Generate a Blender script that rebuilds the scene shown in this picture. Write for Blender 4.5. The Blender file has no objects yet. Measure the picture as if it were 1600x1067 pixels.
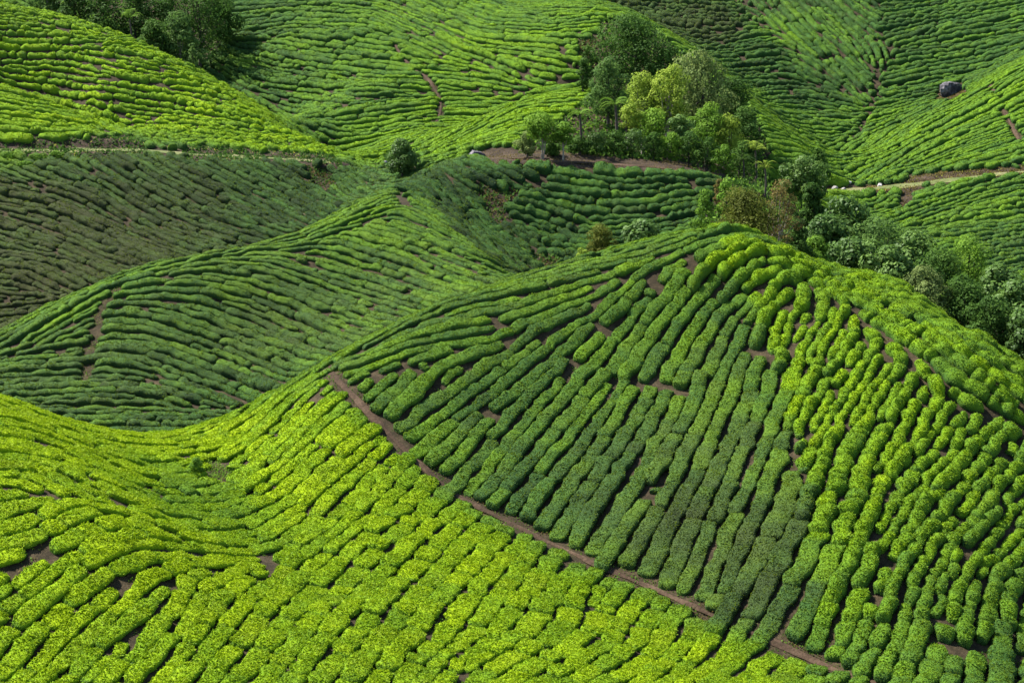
# Terraced tea hills: a bowl of clipped tea hedges with a wooded knoll behind, seen from the facing slope.
import bpy, math, random
import numpy as np
from mathutils import Vector, Matrix
from mathutils.kdtree import KDTree
random.seed(11)
RNG = np.random.default_rng(5)
C = bpy.context.scene.collection
R = math.radians

# ------------------------------------------------------------------ camera, sky, sun, exposure
cam_d = bpy.data.cameras.new("camera"); cam = bpy.data.objects.new("camera", cam_d); C.objects.link(cam)
cam_d.sensor_width = 36.0; cam_d.lens = 36.0*3111.0/1600.0; cam_d.clip_start = 1.0; cam_d.clip_end = 2000.0
cam.location = (0, 0, 0); cam.rotation_euler = (R(90-11.0), 0, 0)
bpy.context.scene.camera = cam

SUN_DIR = Vector((-0.58, 0.28, 0.77)).normalized()          # towards the sun: high, from the left
SUN_EL = math.asin(SUN_DIR.z); SUN_AZ = math.atan2(SUN_DIR.x, SUN_DIR.y)
world = bpy.data.worlds.new("World"); bpy.context.scene.world = world; world.use_nodes = True
wn = world.node_tree; bg = wn.nodes["Background"]
sky = wn.nodes.new("ShaderNodeTexSky"); sky.sky_type = 'NISHITA'; sky.sun_disc = False
sky.sun_elevation = SUN_EL; sky.sun_rotation = SUN_AZ; sky.altitude = 1500
wn.links.new(sky.outputs[0], bg.inputs[0]); bg.inputs[1].default_value = 0.09
sun_d = bpy.data.lights.new("sun", 'SUN'); sun = bpy.data.objects.new("sun", sun_d); C.objects.link(sun)
sun_d.energy = 4.8; sun_d.angle = R(0.55); sun_d.color = (1.0, 0.96, 0.89)
sun.rotation_euler = SUN_DIR.to_track_quat('Z', 'Y').to_euler(); sun.location = (-80, 150, 160)
vs_ = bpy.context.scene.view_settings
vs_.view_transform = 'Standard'; vs_.look = 'None'; vs_.gamma = 1.0; vs_.use_curve_mapping = False
vs_.exposure = 1.62
cy = bpy.context.scene.cycles
cy.max_bounces = 5; cy.diffuse_bounces = 3; cy.glossy_bounces = 2; cy.transmission_bounces = 2; cy.transparent_max_bounces = 4

# ------------------------------------------------------------------ terrain survey
F_PX = 3111.0; PITCH = math.radians(-11.0)
CP, SP = math.cos(PITCH), math.sin(PITCH)
def pt(u, v, D):
    """world point seen in direction (u, v) of the photograph at ground distance D"""
    cx = (u-800.0)/F_PX; cy = -(v-533.5)/F_PX
    dy = CP-SP*cy; dz = SP+CP*cy
    return (cx/dy*D, D, dz/dy*D)
def proj(x, y, z):
    dep = y*CP+z*SP; up = -y*SP+z*CP
    return 800.0+F_PX*x/dep, 533.5-F_PX*up/dep
# survey of the valley: sight direction in the photograph and ground distance
SURVEY = """
-300 1250 82; 0 1250 84; 400 1250 86; 800 1250 88; 1300 1250 91; 1900 1250 92
0 1067 97; 400 1067 97; 800 1067 100; 1200 1067 103.5; 1600 1067 106; 1900 1067 108; -250 1067 95
-400 560 122; -150 575 126; 0 615 129; 100 655 131; 200 685 133; 300 694 135; 380 682 136.5; 450 630 138; 510 580 140
0 760 111.5; 150 820 108.5; 100 745 115; 0 690 118; 400 850 117; 520 930 111.5; 640 985 107; 330 800 121; 0 900 104.5; 300 930 105; 600 930 108; -250 800 110; 150 740 117; 330 740 128; 240 720 129; 450 780 124; 500 700 130; 600 820 120
560 625 136; 620 690 132; 700 765 128; 850 838 123; 1000 905 118; 1150 975 113; 1240 1015 110; 1300 1045 108.5
800 1010 105; 800 930 112; 1000 1000 109
600 515 145; 700 468 149; 800 438 152; 900 408 154; 1000 385 156; 1080 363 157; 1150 356 157; 1220 376 156.5; 1270 408 155.5
1318 422 159; 1370 423 158.5; 1415 436 155.5; 1450 458 150.5; 1530 518 143; 1600 568 141; 1700 640 138.5; 1850 740 136.5; 1292 455 149.5; 1250 412 153.5; 1305 447 156.5; 1370 466 152; 1440 500 147
750 600 139; 900 700 132; 950 550 144; 1000 800 124; 1100 600 140; 1150 480 149.5; 1200 800 122; 1150 700 130.5; 1200 940 113
1300 600 138.5; 1350 750 125; 1400 900 114; 1480 600 137; 1500 800 122.5; 1600 700 133; 1600 850 121; 1600 1000 111.5; 1420 1000 108; 1300 500 146.8; 1380 510 145; 1480 545 140.5; 1600 650 136
1250 436 166; 1310 458 168; 1370 464 167; 1450 508 158; 1530 572 151; 1600 628 149; 1700 705 146.5; 1850 900 124; 1850 1060 113
100 720 157; 300 730 158; 450 700 161; 600 600 166; 800 520 171; 1000 460 176; 1200 440 180; 1400 490 182; 1600 610 178; 1850 800 172; -200 690 155
60 690 168; 150 680 176; 300 675 177; 400 650 179; 500 592 182; 600 535 186; 700 492 190; 800 447 195
-250 600 198; 0 520 200; 50 490 203; 100 465 204; 160 440 205; 250 415 206; 350 398 208; 450 378 211; 550 338 216; 600 304 222; 625 283 228; 655 265 237; 690 257 243; 645 300 226
100 600 188; 250 550 192; 250 640 182; 400 500 198; 400 600 186; 550 430 205; 550 520 192; 650 360 212; 700 430 201; 600 480 197; 150 520 197
700 345 216; 760 395 207; 820 437 199
725 268 238; 690 285 234; 850 264 240; 1000 268 240; 1100 275 240;  850 380 227; 900 330 234; 1000 330 233.5; 1000 380 226; 1100 320 235; 860 430 217; 800 300 236; 1180 300 238; 800 385 221; 930 410 221; 700 302 231; 740 348 225; 780 390 217.5; 1070 370 226
900 460 212; 1050 430 214; 1150 400 216; 840 462 206
-250 580 220; 0 560 216; 100 510 217; 250 455 222; 400 425 227; 550 375 236; 600 345 242
-250 262 256; 0 260 259; 100 255 260; 200 244 261; 300 246 262; 420 250 264; 500 255 266; 560 265 267; 600 280 262
0 350 247; 0 450 231; 100 400 238; 200 330 250; 200 400 237; 350 330 250; 350 390 238; 450 300 256; 500 340 247; 560 300 258
-250 238 262; 0 238 264; 100 236 264.5; 220 233 266; 300 241 266; 420 243 268; 520 248 269
-250 210 269; 0 214 268; 200 214 269; 300 227 269; 400 234 270; 520 242 272
-250 30 285; 0 130 283; 60 150 282; 120 172 281; 180 195 277; 230 222 271
0 165 292; 100 192 289; 170 215 282
-250 -60 315; 0 5 312; 100 22 310; 200 57 306; 280 94 300; 340 130 294; 400 168 288; 460 205 281; 525 243 274
200 170 287; 300 180 284; 100 100 297; 0 90 299; 150 130 291; 400 210 278; 0 120 295
0 70 335; 100 80 332; 250 130 325; 400 205 312; 520 262 292
540 246 277; 600 242 281; 650 238 281; 640 258 262; 580 262 270
350 90 338; 450 60 338; 400 150 322; 500 200 300; 560 150 310; 600 225 288; 600 50 335; 700 0 348; 500 0 352; 360 0 356; 700 100 322; 670 200 296; 800 90 320; 900 100 314; 800 0 346; 900 0 342
350 -140 380; 700 -140 380; 0 -140 385; -250 -140 380; 1000 -140 395; 1400 -140 405; 1800 -140 400
650 240 274; 720 205 284; 800 160 292; 880 140 297; 930 142 298; 740 248 264; 850 240 264; 1000 245 266; 800 210 274; 880 190 280; 1000 180 285; 1080 200 283; 1150 250 270
750 206 299; 850 164 307; 930 160 309
940 0 338; 1000 33 328; 1060 72 317; 1150 148 302; 1230 213 290; 1000 100 312; 1290 262 282
1000 10 375; 1100 60 362; 1180 130 345; 1250 200 326
1000 0 378; 1100 30 368; 1200 50 362; 1250 100 352; 1300 0 374; 1400 0 374; 1400 100 354; 1370 200 330; 1300 246 314; 1290 180 335; 1500 50 360; 1600 20 362; 1550 95 350; 1480 150 338; 1420 190 330; 1850 0 365
1320 240 312; 1450 182 318; 1540 134 323; 1600 95 327; 1850 -20 335; 1500 220 302; 1600 180 308
1320 284 290; 1400 270 289; 1500 263 288; 1600 257 288; 1850 240 290
1250 298 280; 1330 294 281; 1400 287 282; 1500 276 283; 1600 268 284; 1850 255 285
1300 330 267; 1380 325 272; 1500 340 267; 1600 330 270; 1450 400 251; 1600 420 247; 1850 420 250
1250 345 256; 1300 410 238; 1400 440 228; 1500 480 220; 1600 520 212; 1200 380 222; 1300 470 200; 1450 520 202; 1850 640 205
"""
PTS = np.array([[float(t) for t in s.split()] for s in SURVEY.replace("\n", ";").split(";") if s.strip()])
_W = np.array([pt(*p) for p in PTS])
def _kern(r2): return 0.5*r2*np.log(r2+1e-9)
def _fit():
    X = _W[:, :2]/50.0; n = len(X)
    d = ((X[:, None]-X[None])**2).sum(2)
    K = _kern(d)+np.eye(n)*0.004
    P = np.c_[np.ones(n), X]
    A = np.zeros((n+3, n+3)); A[:n, :n] = K; A[:n, n:] = P; A[n:, :n] = P.T
    return np.linalg.solve(A, np.r_[_W[:, 2], 0, 0, 0])
_C = _fit()
def tps(x, y):
    s = x.shape; q = np.c_[x.ravel(), y.ravel()]/50.0; out = np.empty(len(q)); X = _W[:, :2]/50.0
    for i in range(0, len(q), 20000):
        b = q[i:i+20000]
        d = ((b[:, None, 0]-X[None, :, 0])**2+(b[:, None, 1]-X[None, :, 1])**2)
        out[i:i+20000] = _kern(d) @ _C[:-3]+_C[-3]+b @ _C[-2:]
    return out.reshape(s)
GX0, GX1, GY0, GY1, GS = -170.0, 170.0, 70.0, 425.0, 0.8
_gx = np.arange(GX0, GX1+GS, GS); _gy = np.arange(GY0, GY1+GS, GS)
HG = tps(*np.meshgrid(_gx, _gy))-0.42   # the survey sights the hedge tops
def height(x, y):
    x = np.asarray(x, float); y = np.asarray(y, float)
    fx = np.clip((x-GX0)/GS, 0, len(_gx)-1.001); fy = np.clip((y-GY0)/GS, 0, len(_gy)-1.001)
    i = fx.astype(int); j = fy.astype(int); a = fx-i; b = fy-j
    return (HG[j, i]*(1-a)+HG[j, i+1]*a)*(1-b)+(HG[j+1, i]*(1-a)+HG[j+1, i+1]*a)*b
def depth_map(us, vs, step=0.4, y0=84.0, y1=420.0):
    """ground distance at which each line of sight meets the terrain"""
    us = np.asarray(us, float); vs = np.asarray(vs, float)
    cx = (us-800.0)/F_PX; cy = -(vs-533.5)/F_PX; dy = CP-SP*cy; dz = SP+CP*cy
    D = np.full(us.shape, np.nan); live = np.ones(us.shape, bool)
    for d in np.arange(y0, y1, step):
        hit = live & (height(cx/dy*d, d) > dz/dy*d)
        D[hit] = d-step*0.5; live &= ~hit
        if not live.any(): break
    return D

def cut_road(line, half, shoulder):
    """level a bench into the slope along a surveyed line"""
    w = np.array([pt(*p) for p in line])
    t = np.linspace(0, len(w)-1, len(w)*12)
    q = np.c_[np.interp(t, range(len(w)), w[:, 0]), np.interp(t, range(len(w)), w[:, 1])]
    zq = height(q[:, 0], q[:, 1]); k = 15
    zq = np.convolve(np.pad(zq, k, mode='edge'), np.ones(2*k+1)/(2*k+1), 'valid')
    X, Y = np.meshgrid(_gx, _gy)
    box = (X > q[:, 0].min()-6) & (X < q[:, 0].max()+6) & (Y > q[:, 1].min()-6) & (Y < q[:, 1].max()+6)
    xs, ys = X[box], Y[box]; best = np.full(xs.shape, 1e9); zz = np.zeros(xs.shape)
    for (a, b), c in zip(q, zq):
        d = np.hypot(xs-a, ys-b); m = d < best; best[m] = d[m]; zz[m] = c
    w_ = np.clip((best-half)/shoulder, 0, 1); w_ = w_*w_*(3-2*w_)
    HG[box] = HG[box]*w_+zz*(1-w_)
    return q, zq
ROAD_L = [(-260, 238, 264.5), (0, 238, 264.5), (100, 236, 265), (220, 234, 266.5), (300, 242, 266), (420, 244, 267.5), (520, 252, 268)]
ROAD_M = [(742, 250, 255), (800, 257, 248), (850, 262, 243), (1000, 266, 243), (1100, 272, 243), (1180, 285, 242)]
ROAD_R = [(1230, 300, 278), (1330, 295, 280), (1400, 288, 281.5), (1500, 276, 283.5), (1600, 267, 285), (1850, 250, 287)]
road_l = cut_road(ROAD_L, 1.7, 1.6); road_m = cut_road(ROAD_M, 1.3, 1.4); road_r = cut_road(ROAD_R, 1.8, 1.8)

def ground_at(u, v):
    """point of the terrain met by the line of sight (u, v)"""
    D = depth_map(np.array([u], float), np.array([v], float))[0]
    x, y, z = pt(u, v, D)
    return x, y, float(height(x, y))
def stand(u, D):
    """terrain point at ground distance D, in the direction of column u"""
    x = (u-800.0)/F_PX*D*1.01
    z = float(height(x, D))
    for _ in range(3):
        dep = D*CP+z*SP; x = (u-800.0)/F_PX*dep; z = float(height(x, D))
    return x, D, z

# ------------------------------------------------------------------ small helpers
def _h(ix, iy, iz):
    n = (ix*374761393+iy*668265263+iz*2147483647+1013904223) & 0xffffffff
    n = ((n ^ (n >> 13))*1274126177) & 0xffffffff
    n = ((n ^ (n >> 16))*2246822519) & 0xffffffff
    return ((n ^ (n >> 15)) & 0xffff)/32767.5-1.0
def noise3(p, s):
    q = p/s; i = np.floor(q).astype(np.int64); f = q-i; f = f*f*(3-2*f)
    out = 0
    for a in (0, 1):
        wa = f[:, 0] if a else 1-f[:, 0]
        for b in (0, 1):
            wb = wa*(f[:, 1] if b else 1-f[:, 1])
            for c in (0, 1):
                out = out+wb*(f[:, 2] if c else 1-f[:, 2])*_h(i[:, 0]+a, i[:, 1]+b, i[:, 2]+c)
    return out
def noise1(s, seed, wl):
    q = s/wl; i = np.floor(q).astype(np.int64); f = q-i; f = f*f*(3-2*f); k = np.full(i.shape, int(seed), np.int64)
    return _h(i, k, k*0+7)*(1-f)+_h(i+1, k, k*0+7)*f

def tag(o, label=None, cat=None, group=None, kind=None):
    if label: o["label"] = label
    if cat: o["category"] = cat
    if group: o["group"] = group
    if kind: o["kind"] = kind
    return o
def empty(name, loc, label, cat, group=None):
    o = bpy.data.objects.new(name, None); C.objects.link(o); o.location = loc; o.empty_display_size = 0.5
    return tag(o, label, cat, group)
def mesh_np(name, verts, faces, mats, tint=None, fmat=None, smooth=None):
    """mesh from numpy: faces is a list of integer arrays (n,3) or (n,4)"""
    me = bpy.data.meshes.new(name); verts = np.asarray(verts, np.float32)
    me.vertices.add(len(verts)); me.vertices.foreach_set("co", verts.ravel())
    faces = [np.asarray(f, np.int32) for f in faces if len(f)]
    tot = np.concatenate([np.full(len(f), f.shape[1], np.int32) for f in faces])
    idx = np.concatenate([f.ravel() for f in faces])
    me.loops.add(len(idx)); me.loops.foreach_set("vertex_index", idx)
    me.polygons.add(len(tot)); me.polygons.foreach_set("loop_start", np.r_[0, np.cumsum(tot)[:-1]].astype(np.int32))
    me.polygons.foreach_set("loop_total", tot)
    if fmat is not None: me.polygons.foreach_set("material_index", np.asarray(fmat, np.int32))
    me.polygons.foreach_set("use_smooth", np.ones(len(tot), bool) if smooth is None else np.asarray(smooth, bool))
    for m in (mats if isinstance(mats, (list, tuple)) else [mats]): me.materials.append(m)
    if tint is not None:
        at = me.attributes.new("tint", 'FLOAT_COLOR', 'POINT')
        at.data.foreach_set("color", np.asarray(tint, np.float32).ravel())
    me.update(calc_edges=True)
    return me
def link(name, me, parent=None, loc=None):
    o = bpy.data.objects.new(name, me); C.objects.link(o)
    if parent is not None: o.parent = parent
    if loc is not None: o.location = loc
    return o

# ------------------------------------------------------------------ materials
def new_mat(name):
    m = bpy.data.materials.new(name); m.use_nodes = True
    nt = m.node_tree; b = nt.nodes["Principled BSDF"]
    return m, nt, b
def N(nt, kind, **kw):
    n = nt.nodes.new(kind)
    for k, v in kw.items(): setattr(n, k, v)
    return n
def mixc(nt, fac, a, b, blend='MIX'):
    n = nt.nodes.new("ShaderNodeMix"); n.data_type = 'RGBA'; n.blend_type = blend
    for sock, v in ((n.inputs[0], fac), (n.inputs[6], a), (n.inputs[7], b)):
        if isinstance(v, (int, float)): sock.default_value = v
        elif isinstance(v, tuple): sock.default_value = (*v, 1)
        else: nt.links.new(v, sock)
    return n.outputs[2]
def mth(nt, op, a, b=None, clamp=False):
    n = nt.nodes.new("ShaderNodeMath"); n.operation = op; n.use_clamp = clamp
    for i, v in enumerate((a, b)):
        if v is None: continue
        if isinstance(v, (int, float)): n.inputs[i].default_value = v
        else: nt.links.new(v, n.inputs[i])
    return n.outputs[0]
def noise_node(nt, scale, detail=3.0, rough=0.6):
    g = nt.nodes.new("ShaderNodeNewGeometry"); n = nt.nodes.new("ShaderNodeTexNoise")
    n.inputs["Scale"].default_value = scale; n.inputs["Detail"].default_value = detail; n.inputs["Roughness"].default_value = rough
    nt.links.new(g.outputs["Position"], n.inputs["Vector"]); return n.outputs[0]
def ramp(nt, fac, stops):
    n = nt.nodes.new("ShaderNodeValToRGB"); e = n.color_ramp.elements
    e[0].position, e[0].color = stops[0][0], (*stops[0][1], 1); e[1].position, e[1].color = stops[-1][0], (*stops[-1][1], 1)
    for p, c in stops[1:-1]:
        x = e.new(p); x.color = (*c, 1)
    nt.links.new(fac, n.inputs[0]); return n.outputs[0]

def tea_material(name, leaf):
    """tint: r = share of young yellow-green flush, g = share of old bronzed leaves (both also carry painted light and shade), b = random per leaf"""
    m, nt, b = new_mat(name)
    at = N(nt, "ShaderNodeAttribute", attribute_name="tint"); sp = N(nt, "ShaderNodeSeparateColor")
    nt.links.new(at.outputs["Color"], sp.inputs[0])
    n1 = noise_node(nt, 2.2, 3.0, 0.65); n2 = noise_node(nt, 9.0, 2.0, 0.7)
    jit = mth(nt, 'ADD', mth(nt, 'MULTIPLY', mth(nt, 'SUBTRACT', n1, 0.5), 0.40), mth(nt, 'MULTIPLY', mth(nt, 'SUBTRACT', n2, 0.5), 0.36))
    jit = mth(nt, 'ADD', jit, mth(nt, 'MULTIPLY', mth(nt, 'SUBTRACT', sp.outputs[2], 0.5), 0.22))
    fl = mth(nt, 'ADD', sp.outputs[0], jit, True)
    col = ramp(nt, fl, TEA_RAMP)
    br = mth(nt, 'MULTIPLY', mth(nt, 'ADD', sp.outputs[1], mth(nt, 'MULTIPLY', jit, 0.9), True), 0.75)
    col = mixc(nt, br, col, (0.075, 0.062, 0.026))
    nt.links.new(col, b.inputs["Base Color"])
    b.inputs["Roughness"].default_value = 0.65 if leaf else 0.8; b.inputs["Specular IOR Level"].default_value = 0.10 if leaf else 0.05
    if leaf:
        tr = N(nt, "ShaderNodeBsdfTranslucent"); nt.links.new(mixc(nt, 0.5, col, (0.20, 0.28, 0.008)), tr.inputs[0])
        mx = N(nt, "ShaderNodeMixShader"); mx.inputs[0].default_value = 0.36
        nt.links.new(b.outputs[0], mx.inputs[1]); nt.links.new(tr.outputs[0], mx.inputs[2])
        nt.links.new(mx.outputs[0], nt.nodes["Material Output"].inputs[0])
    else:
        bp = N(nt, "ShaderNodeBump"); bp.inputs["Strength"].default_value = 1.0; bp.inputs["Distance"].default_value = 0.13
        nt.links.new(noise_node(nt, 11.0, 3.0, 0.75), bp.inputs["Height"]); nt.links.new(bp.outputs[0], b.inputs["Normal"])
    return m
TEA_RAMP = [(0.0, (0.013, 0.032, 0.011)), (0.25, (0.037, 0.090, 0.019)), (0.5, (0.088, 0.176, 0.013)), (0.75, (0.148, 0.258, 0.007)), (1.0, (0.245, 0.345, 0.004))]
M_TEA = tea_material("tea_canopy", False); M_TEALEAF = tea_material("tea_leaf", True)

def leaf_material(name, dark, mid, light, rough=0.68, spec=0.08, trans=0.42):
    m, nt, b = new_mat(name)
    at = N(nt, "ShaderNodeAttribute", attribute_name="tint"); sp = N(nt, "ShaderNodeSeparateColor")
    nt.links.new(at.outputs["Color"], sp.inputs[0])
    oi = N(nt, "ShaderNodeObjectInfo")
    f = mth(nt, 'ADD', sp.outputs[2], mth(nt, 'MULTIPLY', mth(nt, 'SUBTRACT', oi.outputs["Random"], 0.5), 0.25), True)
    col = ramp(nt, f, [(0.0, dark), (0.5, mid), (1.0, light)])
    nt.links.new(col, b.inputs["Base Color"]); b.inputs["Roughness"].default_value = rough; b.inputs["Specular IOR Level"].default_value = spec
    tr = N(nt, "ShaderNodeBsdfTranslucent"); nt.links.new(col, tr.inputs[0])
    mx = N(nt, "ShaderNodeMixShader"); mx.inputs[0].default_value = trans
    nt.links.new(b.outputs[0], mx.inputs[1]); nt.links.new(tr.outputs[0], mx.inputs[2])
    nt.links.new(mx.outputs[0], nt.nodes["Material Output"].inputs[0])
    return m
LEAF = {
 'dark':   leaf_material("leaf_dark", (0.019, 0.045, 0.008), (0.047, 0.103, 0.017), (0.100, 0.186, 0.026)),
 'blue':   leaf_material("leaf_blue", (0.033, 0.067, 0.017), (0.083, 0.158, 0.033), (0.173, 0.278, 0.057)),
 'mid':    leaf_material("leaf_mid", (0.040, 0.090, 0.011), (0.106, 0.208, 0.020), (0.219, 0.353, 0.037)),
 'yellow': leaf_material("leaf_yellow", (0.083, 0.130, 0.014), (0.202, 0.288, 0.031), (0.348, 0.437, 0.057)),
 'olive':  leaf_material("leaf_olive", (0.048, 0.062, 0.010), (0.098, 0.118, 0.016), (0.165, 0.185, 0.030)),
 'glossy': leaf_material("leaf_glossy", (0.023, 0.052, 0.010), (0.066, 0.131, 0.022), (0.143, 0.239, 0.044), 0.55, 0.16, 0.34),
 'grey':   leaf_material("leaf_grey", (0.054, 0.081, 0.022), (0.119, 0.168, 0.044), (0.229, 0.288, 0.081)),
 'lime':   leaf_material("leaf_lime", (0.169, 0.356, 0.020), (0.463, 0.796, 0.037), (0.787, 1.029, 0.113)),
 'brown':  leaf_material("leaf_brown", (0.064, 0.052, 0.015), (0.137, 0.107, 0.031), (0.238, 0.196, 0.057)),
 'grass':  leaf_material("leaf_grass", (0.254, 0.299, 0.031), (0.549, 0.597, 0.063), (1.014, 0.877, 0.145)),
}
def bark(name, a, b_):
    m, nt, b = new_mat(name); nt.links.new(mixc(nt, noise_node(nt, 3.0, 4.0), a, b_), b.inputs["Base Color"]); b.inputs["Roughness"].default_value = 0.85; return m
M_BARK = bark("bark_grey", (0.10, 0.085, 0.06), (0.26, 0.23, 0.17)); M_BARK_DARK = bark("bark_dark", (0.022, 0.017, 0.012), (0.06, 0.045, 0.03))
M_STEM = bark("tea_stem", (0.07, 0.05, 0.035), (0.24, 0.20, 0.15))
def rock_mat(name, a, b_, c_):
    m, nt, b = new_mat(name)
    col = ramp(nt, noise_node(nt, 0.9, 6.0, 0.65), [(0.3, a), (0.5, b_), (0.68, c_)])
    nt.links.new(col, b.inputs["Base Color"]); b.inputs["Roughness"].default_value = 0.9
    bp = N(nt, "ShaderNodeBump"); bp.inputs["Strength"].default_value = 0.7; bp.inputs["Distance"].default_value = 0.25
    nt.links.new(noise_node(nt, 2.0, 5.0), bp.inputs["Height"]); nt.links.new(bp.outputs[0], b.inputs["Normal"]); return m
M_ROCK = rock_mat("weathered_granite", (0.018, 0.016, 0.021), (0.042, 0.038, 0.045), (0.22, 0.20, 0.20))
M_PALE = rock_mat("pale_stone", (0.10, 0.09, 0.08), (0.24, 0.22, 0.20), (0.42, 0.40, 0.37))
def soil_mat(name, stops, scale, bump=0.5):
    m, nt, b = new_mat(name)
    col = ramp(nt, mth(nt, 'ADD', mth(nt, 'MULTIPLY', noise_node(nt, scale, 5.0, 0.7), 0.6), mth(nt, 'MULTIPLY', noise_node(nt, scale*9, 3.0, 0.7), 0.4)), stops)
    nt.links.new(col, b.inputs["Base Color"]); b.inputs["Roughness"].default_value = 0.95; b.inputs["Specular IOR Level"].default_value = 0.15
    bp = N(nt, "ShaderNodeBump"); bp.inputs["Strength"].default_value = bump; bp.inputs["Distance"].default_value = 0.12
    nt.links.new(noise_node(nt, 5.0, 5.0, 0.7), bp.inputs["Height"]); nt.links.new(bp.outputs[0], b.inputs["Normal"]); return m
M_SOIL = soil_mat("plantation_soil", [(0.34, (0.011, 0.009, 0.004)), (0.5, (0.032, 0.023, 0.011)), (0.68, (0.080, 0.057, 0.030))], 1.1)
M_PATH = soil_mat("trodden_earth", [(0.34, (0.018, 0.011, 0.006)), (0.5, (0.050, 0.031, 0.018)), (0.66, (0.105, 0.068, 0.042))], 0.5)
M_BANK = soil_mat("bank_earth", [(0.36, (0.014, 0.010, 0.006)), (0.52, (0.040, 0.027, 0.017)), (0.68, (0.105, 0.072, 0.048))], 0.6)
M_ROAD = soil_mat("grassy_track", [(0.36, (0.050, 0.085, 0.018)), (0.52, (0.110, 0.120, 0.040)), (0.68, (0.20, 0.16, 0.10))], 0.3, 0.2)

# ------------------------------------------------------------------ planting plan: direction of the tea rows, gaps, age of the flush
GUIDES = """
0 1016 34 975 79 937 113 906 160 880|93 1016 120 985 186 927|265 1006 296 961 310 920|330 996 354 961 389 927|7 858 72 838 113 813|79 893 138 858 193 838 237 838
20 738 62 741 113 776|0 650 60 665 120 690|0 690 70 700 130 730|464 738 440 769 396 793 358 810|516 800 492 831 451 855|400 790 470 730 540 660 580 630|390 740 440 690 500 625
530 844 564 817 609 769 640 731|664 941 709 893 750 844|771 975 805 924 829 893 860 851|870 972 901 920 925 893|919 992 953 941 970 906|987 1010 1018 955 1050 930|1036 1013 1063 961|1077 1016 1112 958|1149 1054 1211 999
568 1065 609 1003|654 1065 680 1030|440 960 490 900 540 850|560 940 600 890|300 800 360 790 420 770|180 700 250 705 310 700|200 800 260 820 330 830|780 1060 850 1020|900 1060 960 1020|1050 1062 1090 1030
530 569 614 519 699 478 817 448 1002 407|530 583 597 559 665 539 760 536|682 512 766 498 817 492 867 468 952 438|763 539 834 502 901 478 945 461|560 575 640 545 720 525 790 505
581 640 624 573|608 647 682 573|618 671 672 617 719 566|624 687 719 627 780 586 827 532|712 708 760 637 817 593 884 532 945 478|797 704 854 627 901 566 959 485 1002 428|867 708 918 640 979 569 1030 495 1070 441|935 708 969 637 1003 552
723 769 771 700|771 783 815 734 840 700|833 796 867 738 901 700|884 848 908 803 943 752|936 872 987 793 1022 717|987 889 1036 796 1067 734|1029 913 1056 838|1060 586 1104 502 1151 458|1080 664 1114 586 1148 512 1188 468|1121 704 1154 613 1168 552 1178 509|1171 708 1205 620 1229 539|1219 708 1249 627 1276 552 1313 485
1262 687 1313 603 1364 539|1347 708 1414 586 1455 550|1280 941 1315 872 1335 803 1352 734|1342 924 1370 865 1404 814|1445 1003 1456 924 1483 872 1518 831|1542 1044 1552 941|1490 941 1514 879 1552 844 1600 786|1112 924 1156 803 1184 734|1174 941 1211 872 1242 803 1266 717|1060 384 1100 372 1144 363|1400 780 1450 720 1500 650|1480 760 1530 690 1570 650|1560 760 1600 700|1340 1040 1360 980 1385 900
1357 485 1448 529 1532 579 1586 620|1364 468 1465 485 1549 532 1600 566|1296 424 1381 421 1465 461 1566 519|1380 520 1460 570 1560 640|1240 410 1290 440 1340 470
0 566 67 559 132 556|135 559 189 549 256 569 337 600 405 630|169 485 236 492 304 519 371 542 472 583|34 549 84 515 135 485 175 458|189 441 270 421 371 394 472 374|236 451 304 448 405 478 489 519 540 539|337 411 422 417 506 448 540 461|27 620 135 613 236 617 304 644|108 660 236 654 337 654
530 424 597 444 682 475|530 370 631 401 732 441 773 451|580 350 665 374 749 407 820 441|537 351 614 321 641 324 699 358|600 300 640 300 680 330|480 375 540 352 600 318
665 270 705 321 749 358 790 405|705 256 746 287 786 297|749 253 813 283|800 324 851 334 901 358|861 310 935 324 1002 324 1070 304|867 263 969 280 1070 280|732 350 800 394 840 420|900 390 960 395 1030 375|720 310 760 350 800 385|960 350 1040 345 1100 330
0 411 67 417 118 444|51 350 135 387 202 414|169 350 270 390 320 407|304 350 405 380|0 304 101 324 169 358|44 270 152 310 219 358|145 250 236 304 337 358|236 236 337 287 439 337|354 260 439 304 506 337|472 243 526 270 560 300|0 502 67 492
0 57 101 61 202 64|0 98 101 101 202 128 304 135|118 135 202 145 304 169 388 189|202 189 304 196 405 209|236 71 304 98 405 162 489 219|0 142 101 169 202 209|0 189 101 202|0 25 80 35 150 55
337 84 439 111 540 125|371 40 456 30 540 34|405 142 540 159|456 189 540 206|530 84 614 94|530 128 675 132|530 189 675 169|631 27 699 57 800 111 851 142|682 0 766 34 867 41 935 34|732 78 834 84 918 101|692 121 766 128 834 145|699 162 800 159|665 243 766 189 834 145 918 135|682 250 766 216 817 206|732 209 817 169 901 162|530 236 597 219
1111 78 1195 64|960 10 1050 25 1150 30|1127 108 1229 98 1279 128|1178 148 1246 142 1330 162|1195 0 1262 67 1313 111 1364 162|1212 189 1296 202 1347 202|1178 169 1229 202 1279 219|1381 61 1465 37 1600 13|1397 94 1499 78 1600 57|1397 128 1465 111 1532 101|1381 169 1465 148|1296 243 1364 202 1465 162 1600 94|1347 283 1431 229 1532 182 1600 145|1431 256 1516 219 1600 189|1381 354 1465 321 1549 287|1364 321 1414 287|1414 380 1482 370 1566 357|1320 25 1370 70 1380 100|1430 330 1500 310 1600 285|1270 310 1340 318
"""
gs_xy, gs_th = [], []
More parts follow.
